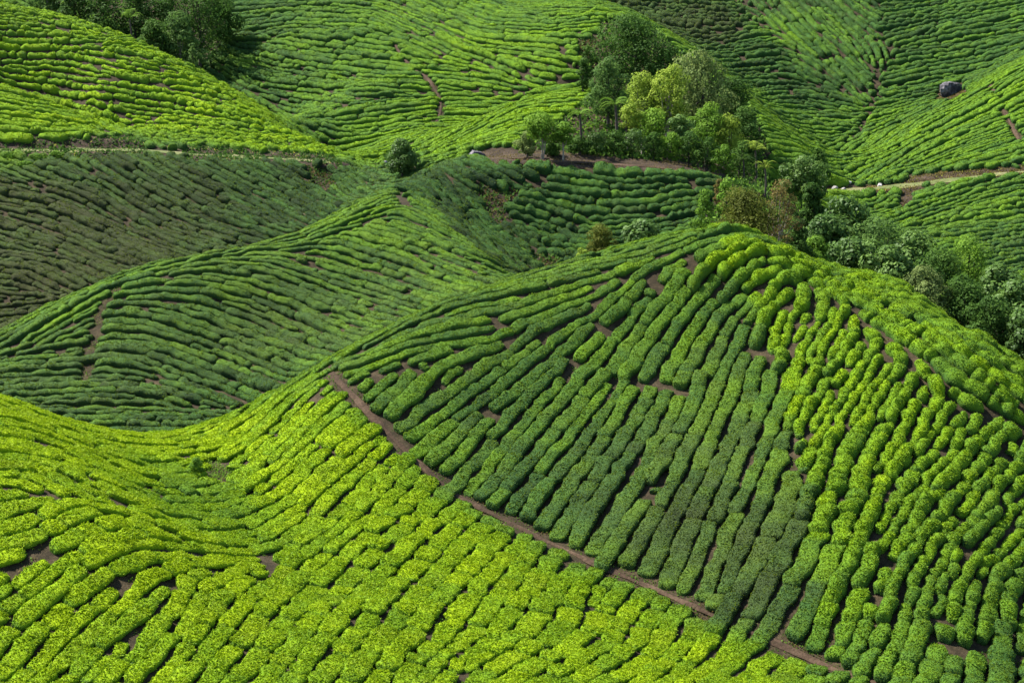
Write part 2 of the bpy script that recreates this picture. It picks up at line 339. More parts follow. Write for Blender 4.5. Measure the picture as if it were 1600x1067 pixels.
for g in GUIDES.replace("\n", "|").split("|"):
    a = np.array([float(t) for t in g.split()]).reshape(-1, 2)
    if len(a) < 2: continue
    L = np.r_[0, np.cumsum(np.hypot(*np.diff(a, axis=0).T))]; t = np.arange(0, L[-1], 7.0)
    u = np.interp(t, L, a[:, 0]); v = np.interp(t, L, a[:, 1])
    D = depth_map(np.clip(u, -200, 1800), v, step=0.25)
    x = (u-800)/F_PX/(CP-SP*(533.5-v)/F_PX)*D
    for i in range(len(u)-1):
        dx, dy_ = x[i+1]-x[i], D[i+1]-D[i]
        if not (np.isfinite(dx) and np.isfinite(dy_)) or math.hypot(dx, dy_) > 6: continue
        gs_xy.append(((x[i]+x[i+1])/2, (D[i]+D[i+1])/2)); gs_th.append(math.atan2(dy_, dx))
gs_xy = np.array(gs_xy); gs_th = np.array(gs_th)
# smooth the guide angles a little along each line
FS = 1.5
fx_ = np.arange(-110, 111, FS); fy_ = np.arange(84, 400, FS)
FX, FY = np.meshgrid(fx_, fy_); q = np.c_[FX.ravel(), FY.ravel()]
c2 = np.empty(len(q)); s2 = np.empty(len(q))
for i in range(0, len(q), 4000):
    b = q[i:i+4000]; d2 = (b[:, None, 0]-gs_xy[None, :, 0])**2+(b[:, None, 1]-gs_xy[None, :, 1])**2
    w = 1/(d2+1.5)**2
    c2[i:i+4000] = w @ np.cos(2*gs_th); s2[i:i+4000] = w @ np.sin(2*gs_th)
TH = (0.5*np.arctan2(s2, c2)).reshape(FX.shape)
CO, SI = np.cos(2*TH).tolist(), np.sin(2*TH).tolist()
NFX, NFY = len(fx_), len(fy_)
def direction(x, y):
    a = (x+110)/FS; b = (y-84)/FS; i = int(a); j = int(b)
    if i < 0 or j < 0 or i >= NFX-1 or j >= NFY-1: return None
    a -= i; b -= j
    r0, r1, s0, s1 = CO[j], CO[j+1], SI[j], SI[j+1]
    c = (r0[i]*(1-a)+r0[i+1]*a)*(1-b)+(r1[i]*(1-a)+r1[i+1]*a)*b
    s = (s0[i]*(1-a)+s0[i+1]*a)*(1-b)+(s1[i]*(1-a)+s1[i+1]*a)*b
    t = 0.5*math.atan2(s, c); return math.cos(t), math.sin(t)

# what grows where (sampled along sight lines): flush, bronze (both also hold the dark slope's shade and the left crest's sunlight), lumpiness, row spacing, piece length, height
PLAN = """
310 770 0.55 0.05 0.25 1.4 2 .7; 330 790 0.6 0.05 0.25 1.4 2 .7
0 640 0.92 0 0.25 1.28 4 0.8; 150 720 0.92 0 0.3 1.32 3.5 0.8; 0 800 0.95 0.02 0.25 1.32 3.5 0.75; 250 850 0.92 0 0.2 1.32 3 0.75; 100 950 0.84 0 0.15 1.28 3.5 0.8; 300 1000 0.8 0 0.15 1.28 3 0.8; 550 1000 0.78 0 0.2 1.28 2.4 0.8; 800 1040 0.8 0 0.15 1.32 2.6 0.8; 1100 1040 0.82 0 0.1 1.32 3 0.8; 300 700 0.98 0.02 0.2 1.32 4 0.7
450 780 0.9 0 0.12 1.28 5 0.75; 560 700 0.9 0 0.12 1.28 5 0.75; 480 660 0.82 0 0.1 1.23 5 0.7; 650 830 0.86 0 0.15 1.28 3 0.75; 800 930 0.82 0 0.15 1.32 2.6 0.8; 950 970 0.8 0 0.12 1.32 3 0.8
560 560 0.44 0.1 0.06 0.97 8 0.6; 700 490 0.42 0.14 0.05 1.01 9 0.6; 900 430 0.44 0.14 0.06 1.06 8 0.65; 1050 385 0.46 0.08 0.06 1.06 8 0.7; 600 630 0.36 0.08 0.06 1.28 8 0.75; 700 650 0.34 0.08 0.08 1.28 8 0.75; 800 640 0.37 0.1 0.08 1.28 8 0.75; 950 600 0.4 0.12 0.08 1.28 7 0.75; 1080 480 0.42 0.1 0.08 1.35 7 0.75
850 770 0.27 0.12 0.1 1.32 6 0.8; 950 750 0.28 0.2 0.1 1.32 6 0.8; 1050 820 0.22 0.34 0.1 1.36 5.5 0.8; 1150 700 0.29 0.3 0.1 1.36 5 0.8; 1150 860 0.22 0.4 0.1 1.36 5 0.8; 1230 830 0.24 0.36 0.1 1.36 5 0.8; 1180 580 0.36 0.15 0.12 1.32 4.5 0.8; 1200 930 0.24 0.32 0.1 1.36 5 0.8
1130 400 0.8 0.02 0.3 1.50 3 0.95; 1200 420 0.82 0.02 0.3 1.66 3 1; 1230 500 0.76 0.02 0.3 1.66 2.6 0.95; 1270 600 0.74 0.02 0.35 1.66 2.6 0.95; 1320 700 0.74 0.02 0.35 1.66 2.6 0.95; 1310 840 0.62 0.02 0.2 1.41 5 0.9; 1290 950 0.58 0.03 0.15 1.41 5 0.9; 1380 800 0.7 0.02 0.3 1.66 3.5 0.95; 1450 650 0.74 0.04 0.4 1.66 2.5 1; 1550 720 0.72 0.04 0.4 1.66 2.5 1; 1450 900 0.55 0.05 0.3 1.66 3.5 0.95; 1550 950 0.46 0.05 0.3 1.50 3 0.95; 1370 980 0.46 0.05 0.25 1.45 4 0.95
1380 440 0.7 0.04 0.15 1.14 6 0.8; 1450 510 0.6 0.05 0.2 1.32 6 0.95; 1550 570 0.56 0.05 0.2 1.32 6 0.95
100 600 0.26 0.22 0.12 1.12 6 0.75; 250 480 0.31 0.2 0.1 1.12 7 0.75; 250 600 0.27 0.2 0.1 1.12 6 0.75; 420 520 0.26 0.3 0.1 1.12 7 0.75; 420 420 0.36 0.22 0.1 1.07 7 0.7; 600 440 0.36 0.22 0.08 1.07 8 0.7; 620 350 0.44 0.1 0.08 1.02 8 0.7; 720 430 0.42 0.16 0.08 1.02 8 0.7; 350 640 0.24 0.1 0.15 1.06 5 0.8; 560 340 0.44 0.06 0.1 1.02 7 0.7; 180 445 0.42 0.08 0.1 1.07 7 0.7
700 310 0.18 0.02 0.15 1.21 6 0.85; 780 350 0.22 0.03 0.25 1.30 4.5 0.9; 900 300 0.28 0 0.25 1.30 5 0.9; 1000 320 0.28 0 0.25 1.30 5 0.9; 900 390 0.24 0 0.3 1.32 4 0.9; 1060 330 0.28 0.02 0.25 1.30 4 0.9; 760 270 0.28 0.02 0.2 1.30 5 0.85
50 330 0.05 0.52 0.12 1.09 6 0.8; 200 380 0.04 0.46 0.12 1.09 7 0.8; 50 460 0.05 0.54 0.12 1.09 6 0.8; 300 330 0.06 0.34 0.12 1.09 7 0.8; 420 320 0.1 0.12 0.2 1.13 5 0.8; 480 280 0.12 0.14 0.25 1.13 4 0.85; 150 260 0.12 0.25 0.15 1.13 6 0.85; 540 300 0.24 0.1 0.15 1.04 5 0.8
60 60 0.70 0.1 0.42 1.21 2.6 0.85; 200 110 0.74 0.06 0.42 1.21 2.8 0.85; 330 170 0.82 0.05 0.36 1.21 3 0.85; 450 225 0.78 0.04 0.42 1.26 2.6 0.85; 150 170 0.76 0.06 0.42 1.21 2.8 0.85; 60 200 0.76 0.06 0.2 1.12 4 0.75; 0 160 0.76 0.06 0.2 1.12 4 0.75
380 60 0.28 0.04 0.2 1.30 6 0.85; 420 140 0.32 0.02 0.2 1.30 6 0.85; 500 60 0.38 0.02 0.2 1.30 6 0.85; 520 180 0.4 0.02 0.2 1.30 5 0.85; 600 140 0.42 0.03 0.15 1.26 7 0.8; 620 40 0.44 0.02 0.15 1.21 7 0.8; 720 80 0.52 0.02 0.1 1.21 8 0.75; 800 30 0.44 0.02 0.1 1.21 8 0.75; 850 100 0.54 0.02 0.1 1.16 8 0.75; 700 150 0.52 0.02 0.1 1.16 8 0.75; 600 230 0.56 0.02 0.1 1.12 7 0.75; 820 170 0.62 0.04 0.08 1.12 8 0.7; 760 220 0.58 0.02 0.1 1.12 7 0.75; 860 205 0.68 0.02 0.08 1.12 8 0.7; 900 110 0.5 0 0.15 1.21 6 0.8
1010 20 0.14 0.3 0.45 1.67 2 0.9; 1120 40 0.12 0.42 0.45 1.67 2 0.9; 1180 20 0.28 0.1 0.35 1.49 3 0.9; 1180 90 0.18 0.05 0.25 1.40 6 0.9; 1230 50 0.46 0 0.2 1.40 6 0.85; 1250 140 0.20 0.03 0.25 1.40 6 0.9; 1330 80 0.36 0 0.3 1.40 4.5 0.9; 1400 40 0.25 0.03 0.3 1.40 5 0.9; 1520 50 0.32 0.02 0.25 1.40 6 0.85; 1460 120 0.27 0.03 0.25 1.40 5 0.9; 1340 190 0.38 0.02 0.15 1.26 7 0.85; 1250 200 0.38 0.02 0.15 1.26 7 0.85
1400 220 0.48 0.02 0.12 1.21 8 0.8; 1500 190 0.5 0.02 0.12 1.16 9 0.8; 1580 130 0.5 0.02 0.12 1.16 8 0.8; 1560 220 0.44 0.02 0.15 1.21 7 0.8; 1400 310 0.38 0.02 0.2 1.26 5 0.85; 1520 330 0.4 0.06 0.2 1.30 5 0.85; 1570 390 0.3 0.12 0.25 1.35 4 0.85; 1440 370 0.38 0.06 0.2 1.26 5 0.85; 1290 315 0.5 0.02 0.15 1.12 6 0.7
"""
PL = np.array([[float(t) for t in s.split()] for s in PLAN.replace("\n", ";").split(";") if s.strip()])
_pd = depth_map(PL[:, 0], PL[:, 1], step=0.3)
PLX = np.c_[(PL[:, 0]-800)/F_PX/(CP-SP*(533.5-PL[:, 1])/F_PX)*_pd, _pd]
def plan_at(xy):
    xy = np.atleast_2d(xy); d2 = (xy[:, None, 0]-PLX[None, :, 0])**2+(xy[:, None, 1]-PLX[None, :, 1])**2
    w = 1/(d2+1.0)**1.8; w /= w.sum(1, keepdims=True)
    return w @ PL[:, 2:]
SPACE = np.concatenate([plan_at(q[i:i+6000])[:, 3] for i in range(0, len(q), 6000)]).reshape(FX.shape)
SPL = SPACE.tolist()
def spacing(x, y): return SPL[max(0, min(NFY-1, int((y-84)/FS+.5)))][max(0, min(NFX-1, int((x+110)/FS+.5)))]

# bare ground: lines (width in metres) and patches, by sight lines
BARE_LINES = [(0.21, "508 577 532 600 560 628 590 660 620 692 660 728 700 768 770 805 850 845 925 880 1000 912 1075 945 1150 980 1240 1018 1300 1045 1380 1075"),
 (0.26, "612 58 625 85 640 105 668 122 686 150 690 172 680 198 668 218"), (0.24, "178 456 160 482 152 520 140 562 135 600"), (0.26, "1545 130 1560 155 1575 185 1600 235"),
 (0.35, "1372 100 1368 140 1362 175 1345 205 1310 240"), (0.45, "625 300 633 325"), (0.2, "1235 735 1250 690 1258 700"),
 (0.2, "1010 770 1022 790"), (0.3, "1470 1010 1500 1025 1550 1010")]
PATCHES = {  # polygons along sight lines, with the range of distance they lie in
 'track_l': ("-60 246 -60 218 100 216 205 214 228 226 230 243 110 246 60 244", 255, 275), 'track_l2': ("285 229 330 230 400 236 420 248 405 253 290 251", 255, 275), 'track_l3': ("420 236 520 243 545 262 500 256 420 247", 255, 275),
 'slip1': ("470 258 510 262 530 285 505 300 485 285", 235, 270), 'bank_m': ("728 240 770 232 822 232 960 248 1120 256 1185 290 1140 285 1100 273 850 264 760 256", 235, 275),
 'slip2': ("745 285 775 290 808 298 800 312 785 320 795 345 765 350 752 318", 215, 245), 'slip3': ("830 395 880 405 870 425 835 420", 205, 235),
 'bank_r': ("1395 290 1420 276 1480 268 1620 258 1620 272 1500 280 1440 295 1350 302 1240 302 1240 290 1330 290", 270, 300), 'slip4': ("1408 300 1430 296 1428 322 1405 325", 255, 290),
 'hollow': ("316 728 345 726 376 740 368 752 330 750", 110, 140),
 'grove': ("815 262 815 225 900 175 925 150 930 60 950 30 1010 30 1050 75 1120 120 1170 175 1200 240 1180 290 1120 275", 236, 330),
 'lone': ("602 240 655 240 655 268 602 268", 245, 285),
 'jungle': ("1120 290 1200 255 1240 238 1300 240 1305 285 1262 300 1255 345 1330 355 1400 395 1500 400 1560 460 1640 480 1640 640 1500 540 1340 425 1290 420 1210 380 1100 365", 160, 275),
 'wood': ("60 -60 90 5 150 30 230 62 300 92 322 100 350 60 365 -60", 313, 400), 'gully': ("905 60 935 60 930 110 912 112", 295, 345), 'boulder': ("1464 158 1470 138 1500 130 1512 150 1490 158", 325, 350)}
MS = 0.5
mx_ = np.arange(-105, 105.1, MS); my_ = np.arange(86, 398, MS)
MX, MY = np.meshgrid(mx_, my_); MZ = height(MX, MY)
MU, MV = proj(MX, MY, MZ)
VIS = depth_map(np.clip(MU, -260, 1860), np.clip(MV, -40, 1120), step=0.5)
HID = MY-np.nan_to_num(VIS, nan=1e3)                     # metres behind the first ground met by the same sight line
WANT = (HID < 5.0) & (MU > -210) & (MU < 1810) & (MV > -30) & (MV < 1110)
def inside(poly, u, v):
    p = np.array([float(t) for t in poly.split()]).reshape(-1, 2); r = np.zeros(u.shape, bool); j = len(p)-1
    for i in range(len(p)):
        (x1, y1), (x2, y2) = p[i], p[j]; j = i
        r ^= ((y1 > v) != (y2 > v)) & (u < (x2-x1)*(v-y1)/(y2-y1+1e-12)+x1)
    return r
BLOCK = np.zeros(MX.shape, bool); PATCH = {}
for k, (poly, d0, d1) in PATCHES.items():
    if k in ('grove', 'jungle', 'wood'): m = inside(poly, MU, MV) & (MY > d0) & (MY < d1) & (HID < 30)
    else: m = inside(poly, MU, MV) & (MY > d0) & (MY < d1)
    PATCH[k] = m; BLOCK |= m
line_xy = {}
def block_line(pts, wid):
    for a, b in pts:
        i0, i1 = int((a-wid+105)/MS), int((a+wid+105)/MS)+2; j0, j1 = int((b-wid-86)/MS), int((b+wid-86)/MS)+2
        i0, j0 = max(i0, 0), max(j0, 0)
        if i0 >= MX.shape[1] or j0 >= MX.shape[0] or i1 < 0 or j1 < 0: continue
        s = np.s_[j0:j1, i0:i1]; BLOCK[s] |= np.hypot(MX[s]-a, MY[s]-b) < wid
for k, (wid, ln) in enumerate(BARE_LINES):
    a = np.array([float(t) for t in ln.split()]).reshape(-1, 2); L = np.r_[0, np.cumsum(np.hypot(*np.diff(a, axis=0).T))]; t = np.arange(0, L[-1], 3.0)
    u = np.interp(t, L, a[:, 0]); v = np.interp(t, L, a[:, 1]); D = depth_map(u, v, step=0.2)
    xy = np.c_[(u-800)/F_PX/(CP-SP*(533.5-v)/F_PX)*D, D]; xy = xy[np.isfinite(xy).all(1)]
    line_xy[k] = xy; block_line(xy, wid)
for (qq, zq), wd in ((road_l, 2.3), (road_m, 1.6), (road_r, 2.1)): block_line(qq, wd)
OKM = (WANT & ~BLOCK).tolist(); NMY, NMX = MX.shape
def allowed(x, y):
    i = int((x+105)/MS+.5); j = int((y-86)/MS+.5)
    return 0 <= i < NMX and 0 <= j < NMY and OKM[j][i]

# evenly spaced rows that follow the direction field
CELL = 1.9; OCC = {}
def too_close(x, y, d, sid):
    ci, cj = int(x//CELL), int(y//CELL); d2 = d*d
    for i in (ci-1, ci, ci+1):
        for j in (cj-1, cj, cj+1):
            c = OCC.get((i, j))
            if c:
                for px, py, ps in c:
                    if ps != sid and (px-x)*(px-x)+(py-y)*(py-y) < d2: return True
    return False
ROWS = []
def trace(x0, y0):
    sid = len(ROWS); h = 0.45; arms = []
    for sgn in (1, -1):
        x, y = x0, y0; d0 = direction(x, y)
        if d0 is None: return None
        px, py = d0[0]*sgn, d0[1]*sgn; arm = []
        for _ in range(160):
            d = direction(x, y)
            if d is None: break
            dx, dy_ = d
            if dx*px+dy_*py < 0: dx, dy_ = -dx, -dy_
            if dx*px+dy_*py < 0.55: break
            e = direction(x+dx*h*.5, y+dy_*h*.5)
            if e is None: break
            if e[0]*dx+e[1]*dy_ < 0: e = (-e[0], -e[1])
            x += e[0]*h; y += e[1]*h; px, py = e
            if not allowed(x, y) or too_close(x, y, spacing(x, y)*(0.46 if spacing(x, y) > 1.5 and y < 160 else 0.60), sid): break
            arm.append((x, y))
        arms.append(arm)
    pts = arms[1][::-1]+[(x0, y0)]+arms[0]
    if len(pts) < 2: return None
    for a, b in pts: OCC.setdefault((int(a//CELL), int(b//CELL)), []).append((a, b, sid))
    ROWS.append(pts); return pts
from collections import deque
Q = deque()
seeds = [tuple(p) for p in gs_xy[::9]]
_ss = np.argwhere(WANT & ~BLOCK); RNG.shuffle(_ss)
seeds += [(mx_[i], my_[j]) for j, i in _ss[:2600]]
for s in seeds:
    if allowed(*s) and not too_close(s[0], s[1], spacing(*s), -1):
        p = trace(*s)
        if p: Q.append(p)
    while Q:
        p = Q.popleft()
        for k in range(0, len(p), 2):
            x, y = p[k]; d = direction(x, y)
            if d is None: continue
            S = spacing(x, y)*1.001
            for sg in (1, -1):
                a, b = x-d[1]*S*sg, y+d[0]*S*sg
                if allowed(a, b) and not too_close(a, b, S*0.985, -1):
                    r = trace(a, b)
                    if r: Q.append(r)
# patch holes in the planting with short rows and single bushes
for j, i in _ss[2600:30000]:
    s = (mx_[i], my_[j])
    if allowed(*s) and not too_close(s[0], s[1], spacing(*s)*0.44, -1): trace(*s)
print("rows", len(ROWS), "samples", sum(len(r) for r in ROWS))

# ------------------------------------------------------------------ ground sheet
def strip_lines(a, b, n0): return np.linspace(a, b, n0)
ys = np.unique(np.r_[np.arange(70, 232, 1.1), np.arange(232, 296, 0.7), np.arange(296, 426, 1.5)])
ss = np.unique(np.r_[np.linspace(-1, 1, 261), -1.35, -1.7, 1.35, 1.7])
GXm = ss[None, :]*(ys[:, None]*0.257+16); GYm = np.repeat(ys[:, None], len(ss), 1)
GZm = height(GXm, GYm)
gv = np.c_[GXm.ravel(), GYm.ravel(), GZm.ravel()]; gv[:, 2] += 0.10*noise3(gv, 1.7)
nr, nc = GXm.shape; ii = np.arange(nr*nc).reshape(nr, nc)
gq = np.c_[ii[:-1, :-1].ravel(), ii[:-1, 1:].ravel(), ii[1:, 1:].ravel(), ii[1:, :-1].ravel()]
# kind of soil face by face
cu = gv[gq].mean(1); ui = np.clip(((cu[:, 0]+105)/MS+.5).astype(int), 0, NMX-1); vi = np.clip(((cu[:, 1]-86)/MS+.5).astype(int), 0, NMY-1)
gm = np.zeros(len(gq), np.int32)
for k in ('track_l', 'track_l2', 'track_l3', 'bank_m', 'bank_r', 'slip1', 'slip2', 'slip3', 'slip4'): gm[PATCH[k][vi, ui]] = 1
o = tag(link("ground", mesh_np("ground", gv, [gq], [M_SOIL, M_BANK], fmat=gm)), "brown soil of the hillsides showing between the tea hedges", None, None, "structure")
# far country around: one coarse sheet that carries the hills on to the horizon
def skirt():
    ang = np.linspace(0, 2*math.pi, 97)[:-1]; rings = [(1.0, 0.0), (1.6, 6), (3, 22), (7, 30)]
    cx0, cy0 = 0.0, 250.0; V = []
    for k, (s, dz) in enumerate(rings):
        for a in ang:
            c, sn = math.cos(a), math.sin(a); m = max(abs(c)/150.0, abs(sn)/172.0); r = s/m
            x, y = cx0+c*r, cy0+sn*r
            bx, by = cx0+c/m, cy0+sn/m; z = float(height(bx, by))
            if y < 60: z = min(z, -38.0); V.append((x, y, z-2.5-(3+4*k if y < 60 else 0)*(k > 0))); continue
            V.append((x, y, z-2.5+dz*(1 if sn > -0.2 else -0.4)))
    n = len(ang); Q_ = [(k*n+i, k*n+(i+1) % n, (k+1)*n+(i+1) % n, (k+1)*n+i) for k in range(len(rings)-1) for i in range(n)]
    return np.array(V), np.array(Q_)
sv, sq = skirt()
m_far, nt_, b_ = new_mat("far_hill_cover"); nt_.links.new(mixc(nt_, noise_node(nt_, 0.05, 6.0), (0.02, 0.05, 0.015), (0.07, 0.12, 0.02)), b_.inputs["Base Color"]); b_.inputs["Roughness"].default_value = 0.9
tag(link("hills", mesh_np("hills", sv, [sq], m_far)), "green hills around the tea valley", None, None, "structure")
def ribbon(name, xy, half, mat, lift, label, wob=0.5):
    xy = np.asarray(xy, float); keep = [0]
    for i in range(1, len(xy)):
        if np.hypot(*(xy[i]-xy[keep[-1]])) > 0.35: keep.append(i)
    xy = xy[keep]; xs = np.convolve(np.pad(xy[:, 0], 2, mode='edge'), np.ones(5)/5, 'valid'); ysm = np.convolve(np.pad(xy[:, 1], 2, mode='edge'), np.ones(5)/5, 'valid')
    t = np.c_[np.gradient(xs), np.gradient(ysm)]; t /= np.linalg.norm(t, axis=1, keepdims=True)+1e-9
    off = np.array([-1, -.45, 0, .45, 1]); s = np.arange(len(xs))*0.35
    w = half*(1+wob*noise1(s, 3, 1.3))
    X = xs[:, None]-t[:, 1:2]*off*w[:, None]; Y = ysm[:, None]+t[:, 0:1]*off*w[:, None]
    Z = height(X, Y)+lift+0.05*noise3(np.c_[X.ravel(), Y.ravel(), X.ravel()*0], 0.5).reshape(X.shape)*(np.abs(off) < .9)-0.06*(np.abs(off) > .9)
    n, m = X.shape; ii = np.arange(n*m).reshape(n, m)
    f = np.c_[ii[:-1, :-1].ravel(), ii[:-1, 1:].ravel(), ii[1:, 1:].ravel(), ii[1:, :-1].ravel()]
    return tag(link(name, mesh_np(name, np.c_[X.ravel(), Y.ravel(), Z.ravel()], [f], mat)), label, None, None, "structure")
ribbon("path", line_xy[0], 0.22, M_PATH, 0.13, "narrow earth path cut across the tea slope below the mound")
ribbon("path", line_xy[1], 0.24, M_PATH, 0.13, "bare earth path climbing through the far tea slope")
#ribbon("path", line_xy[2], 0.13, M_PATH, 0.13, "short worn earth path down the shaded left ridge")
ribbon("path", line_xy[3], 0.24, M_PATH, 0.13, "worn earth path on the far right slope")
ribbon("road", road_l[0], 1.45, M_ROAD, 0.13, "grassy farm track on a bench along the left hill")
ribbon("road", road_m[0], 0.9, M_PATH, 0.13, "brown farm track at the foot of the wooded knoll")
ribbon("road", road_r[0], 1.5, M_ROAD, 0.13, "pale farm track below the far right slope")

# ------------------------------------------------------------------ tea hedges
allp = np.concatenate([np.array(r) for r in ROWS]); rid = np.concatenate([np.full(len(r), i) for i, r in enumerate(ROWS)])
kd = KDTree(len(allp))
for i, p in enumerate(allp): kd.insert((p[0], p[1], 0), i)
kd.balance()
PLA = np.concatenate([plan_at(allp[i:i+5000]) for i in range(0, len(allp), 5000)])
rng = np.random.default_rng(9)
# the right flank of the mound carries tall unplucked flush, its left face was plucked lately
_az = height(allp[:, 0], allp[:, 1])+0.4; _au, _av = proj(allp[:, 0], allp[:, 1], _az)
FLANK = inside("1098 412 1118 385 1150 366 1230 385 1290 425 1640 600 1640 1120 1315 1120 1290 960 1262 720 1222 590 1188 500 1168 448", _au, _av) & (allp[:, 1] < 160)
FACE = ~FLANK & (allp[:, 1] < 158) & (_au > 505) & (_av < np.interp(_au, [505, 560, 700, 850, 1000, 1240, 1300], [577, 628, 768, 845, 912, 1018, 1045])) & (_au < 1320)
PLA[FLANK, 0] = 0.71-0.26*np.clip((_av[FLANK]-820)/230, 0, 1)-0.12*np.clip((_au[FLANK]-1380)/220, 0, 1)
PLA[FLANK, 1] *= 0.3; PLA[FLANK, 2] = np.maximum(PLA[FLANK, 2], 0.42-0.20*np.clip((_av[FLANK]-820)/200, 0, 1))
PLA[FACE, 0] = np.minimum(PLA[FACE, 0], 0.40); PLA[FACE, 2] = 0.05; PLA[FACE, 5] = np.minimum(PLA[FACE, 5], 0.68)
FORE = ~FLANK & ~FACE & (allp[:, 1] < 142) & (_au < 1320)
PLA[FORE, 2] = 0.10; PLA[FORE, 5] = 0.52; PLA[FORE, 0] = np.clip(PLA[FORE, 0]+0.04, 0, .94)
PLA[FLANK, 5] = np.maximum(PLA[FLANK, 5], 1.05); PLA[FLANK, 4] = np.minimum(PLA[FLANK, 4], 2.4)
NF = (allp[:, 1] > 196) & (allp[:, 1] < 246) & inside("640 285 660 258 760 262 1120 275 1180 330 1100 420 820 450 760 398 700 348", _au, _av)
PLA[NF, 0] = 0.12+0.12*np.clip((_au[NF]-760)/150, 0, 1)  # flank turned from the sun: its shade is put into a lower flush

def mxy_near(P, s0, L):
    """foreground tea, planted in short tables"""
    k = min(len(P)-1, int(np.searchsorted(L, s0))); x, y = P[k]
    u, v = proj(x, y, float(height(x, y))); return y < 138 and (v > np.interp(u, [505, 560, 700, 850, 1000, 1240, 1300], [560, 628, 768, 845, 912, 1018, 1045]) and u < 1300)
class Piece: pass
PIECES = []
start = 0
for r_i, r in enumerate(ROWS):
    n = len(r); P = np.array(r); A = PLA[start:start+n]
    T = np.gradient(P, axis=0); T /= np.linalg.norm(T, axis=1, keepdims=True)+1e-9
    wl = A[:, 3]*0.5; wr = wl.copy(); wmax = A[:, 3]*0.95
    dl = wmax*2; dr = wmax*2; dl = dl.copy(); dr = dr.copy()
    for k in range(n):
        tx, ty = T[k]; x, y = P[k]
        for co, idx, dist in kd.find_range((x, y, 0), float(wmax[k]*2)):
            if rid[idx] == r_i: continue
            ox, oy = co[0]-x, co[1]-y; along = ox*tx+oy*ty; side = -ty*ox+tx*oy
            if abs(along) > 0.75: continue
            if side > 0: dl[k] = min(dl[k], side)
            else: dr[k] = min(dr[k], -side)
    sm = lambda a: np.convolve(np.pad(a, 2, mode='edge'), np.ones(5)/5, 'valid')
    gap = 0.06+0.13*np.clip((P[:, 1]-150)/22, 0, 1)+0.04*np.clip((A[:, 2]-.2)/.2, 0, 1)-0.03*(P[:, 1] < 135)
    gap = np.where((P[:, 1] < 160) & (A[:, 5] > 1.0), 0.0, gap)
    gap = np.where((P[:, 1] < 160) & (A[:, 2] < .08), 0.14, gap)+0.03*(P[:, 1] < 138)
    wl = np.clip(sm(np.minimum(dl*0.5, wmax))-gap*.5, 0.22, 2); wr = np.clip(sm(np.minimum(dr*0.5, wmax))-gap*.5, 0.22, 2)
    L = np.r_[0, np.cumsum(np.hypot(*np.diff(P, axis=0).T))]
    s0 = 0.0; k_p = 0
    while s0 < L[-1]-0.3 or (k_p == 0):
        a = A[min(n-1, int(np.searchsorted(L, s0)))]
        near = mxy_near(P, s0, L); ln = a[4]*((0.6+1.1*rng.random()) if near else (0.7+1.5*rng.random()))
        if rng.random() < 0.22: ln *= 0.4
        s1 = s0+max(ln, 1.1)
        if L[-1]-s1 < 0.8: s1 = L[-1]
        if L[-1] < 0.95: s0, s1 = -0.35, L[-1]+0.35
        pc = Piece(); pc.row = r_i; pc.k = k_p; k_p += 1
        pc.s = (s0, s1); pc.P = P; pc.T = T; pc.L = L; pc.wl = wl; pc.wr = wr; pc.A = A
        pc.rnd = rng.random(4); pc.seed = int(rng.integers(1 << 20))
        m = (s0+s1)/2; pc.mid = np.array([np.interp(m, L, P[:, 0]), np.interp(m, L, P[:, 1])])
        pc.len = s1-s0
        PIECES.append(pc); s0 = s1+((-0.25+0.36*rng.random()) if near else (-0.30+0.42*rng.random()**1.5))
    start += n
mid = np.array([p.mid for p in PIECES]); mz = height(mid[:, 0], mid[:, 1])
mu, mv = proj(mid[:, 0], mid[:, 1], mz+0.4); md = depth_map(np.clip(mu, -200, 1800), np.clip(mv, -30, 1100), step=0.5)
hid = mid[:, 1]-np.nan_to_num(md, nan=1e3)
print("pieces", len(PIECES))

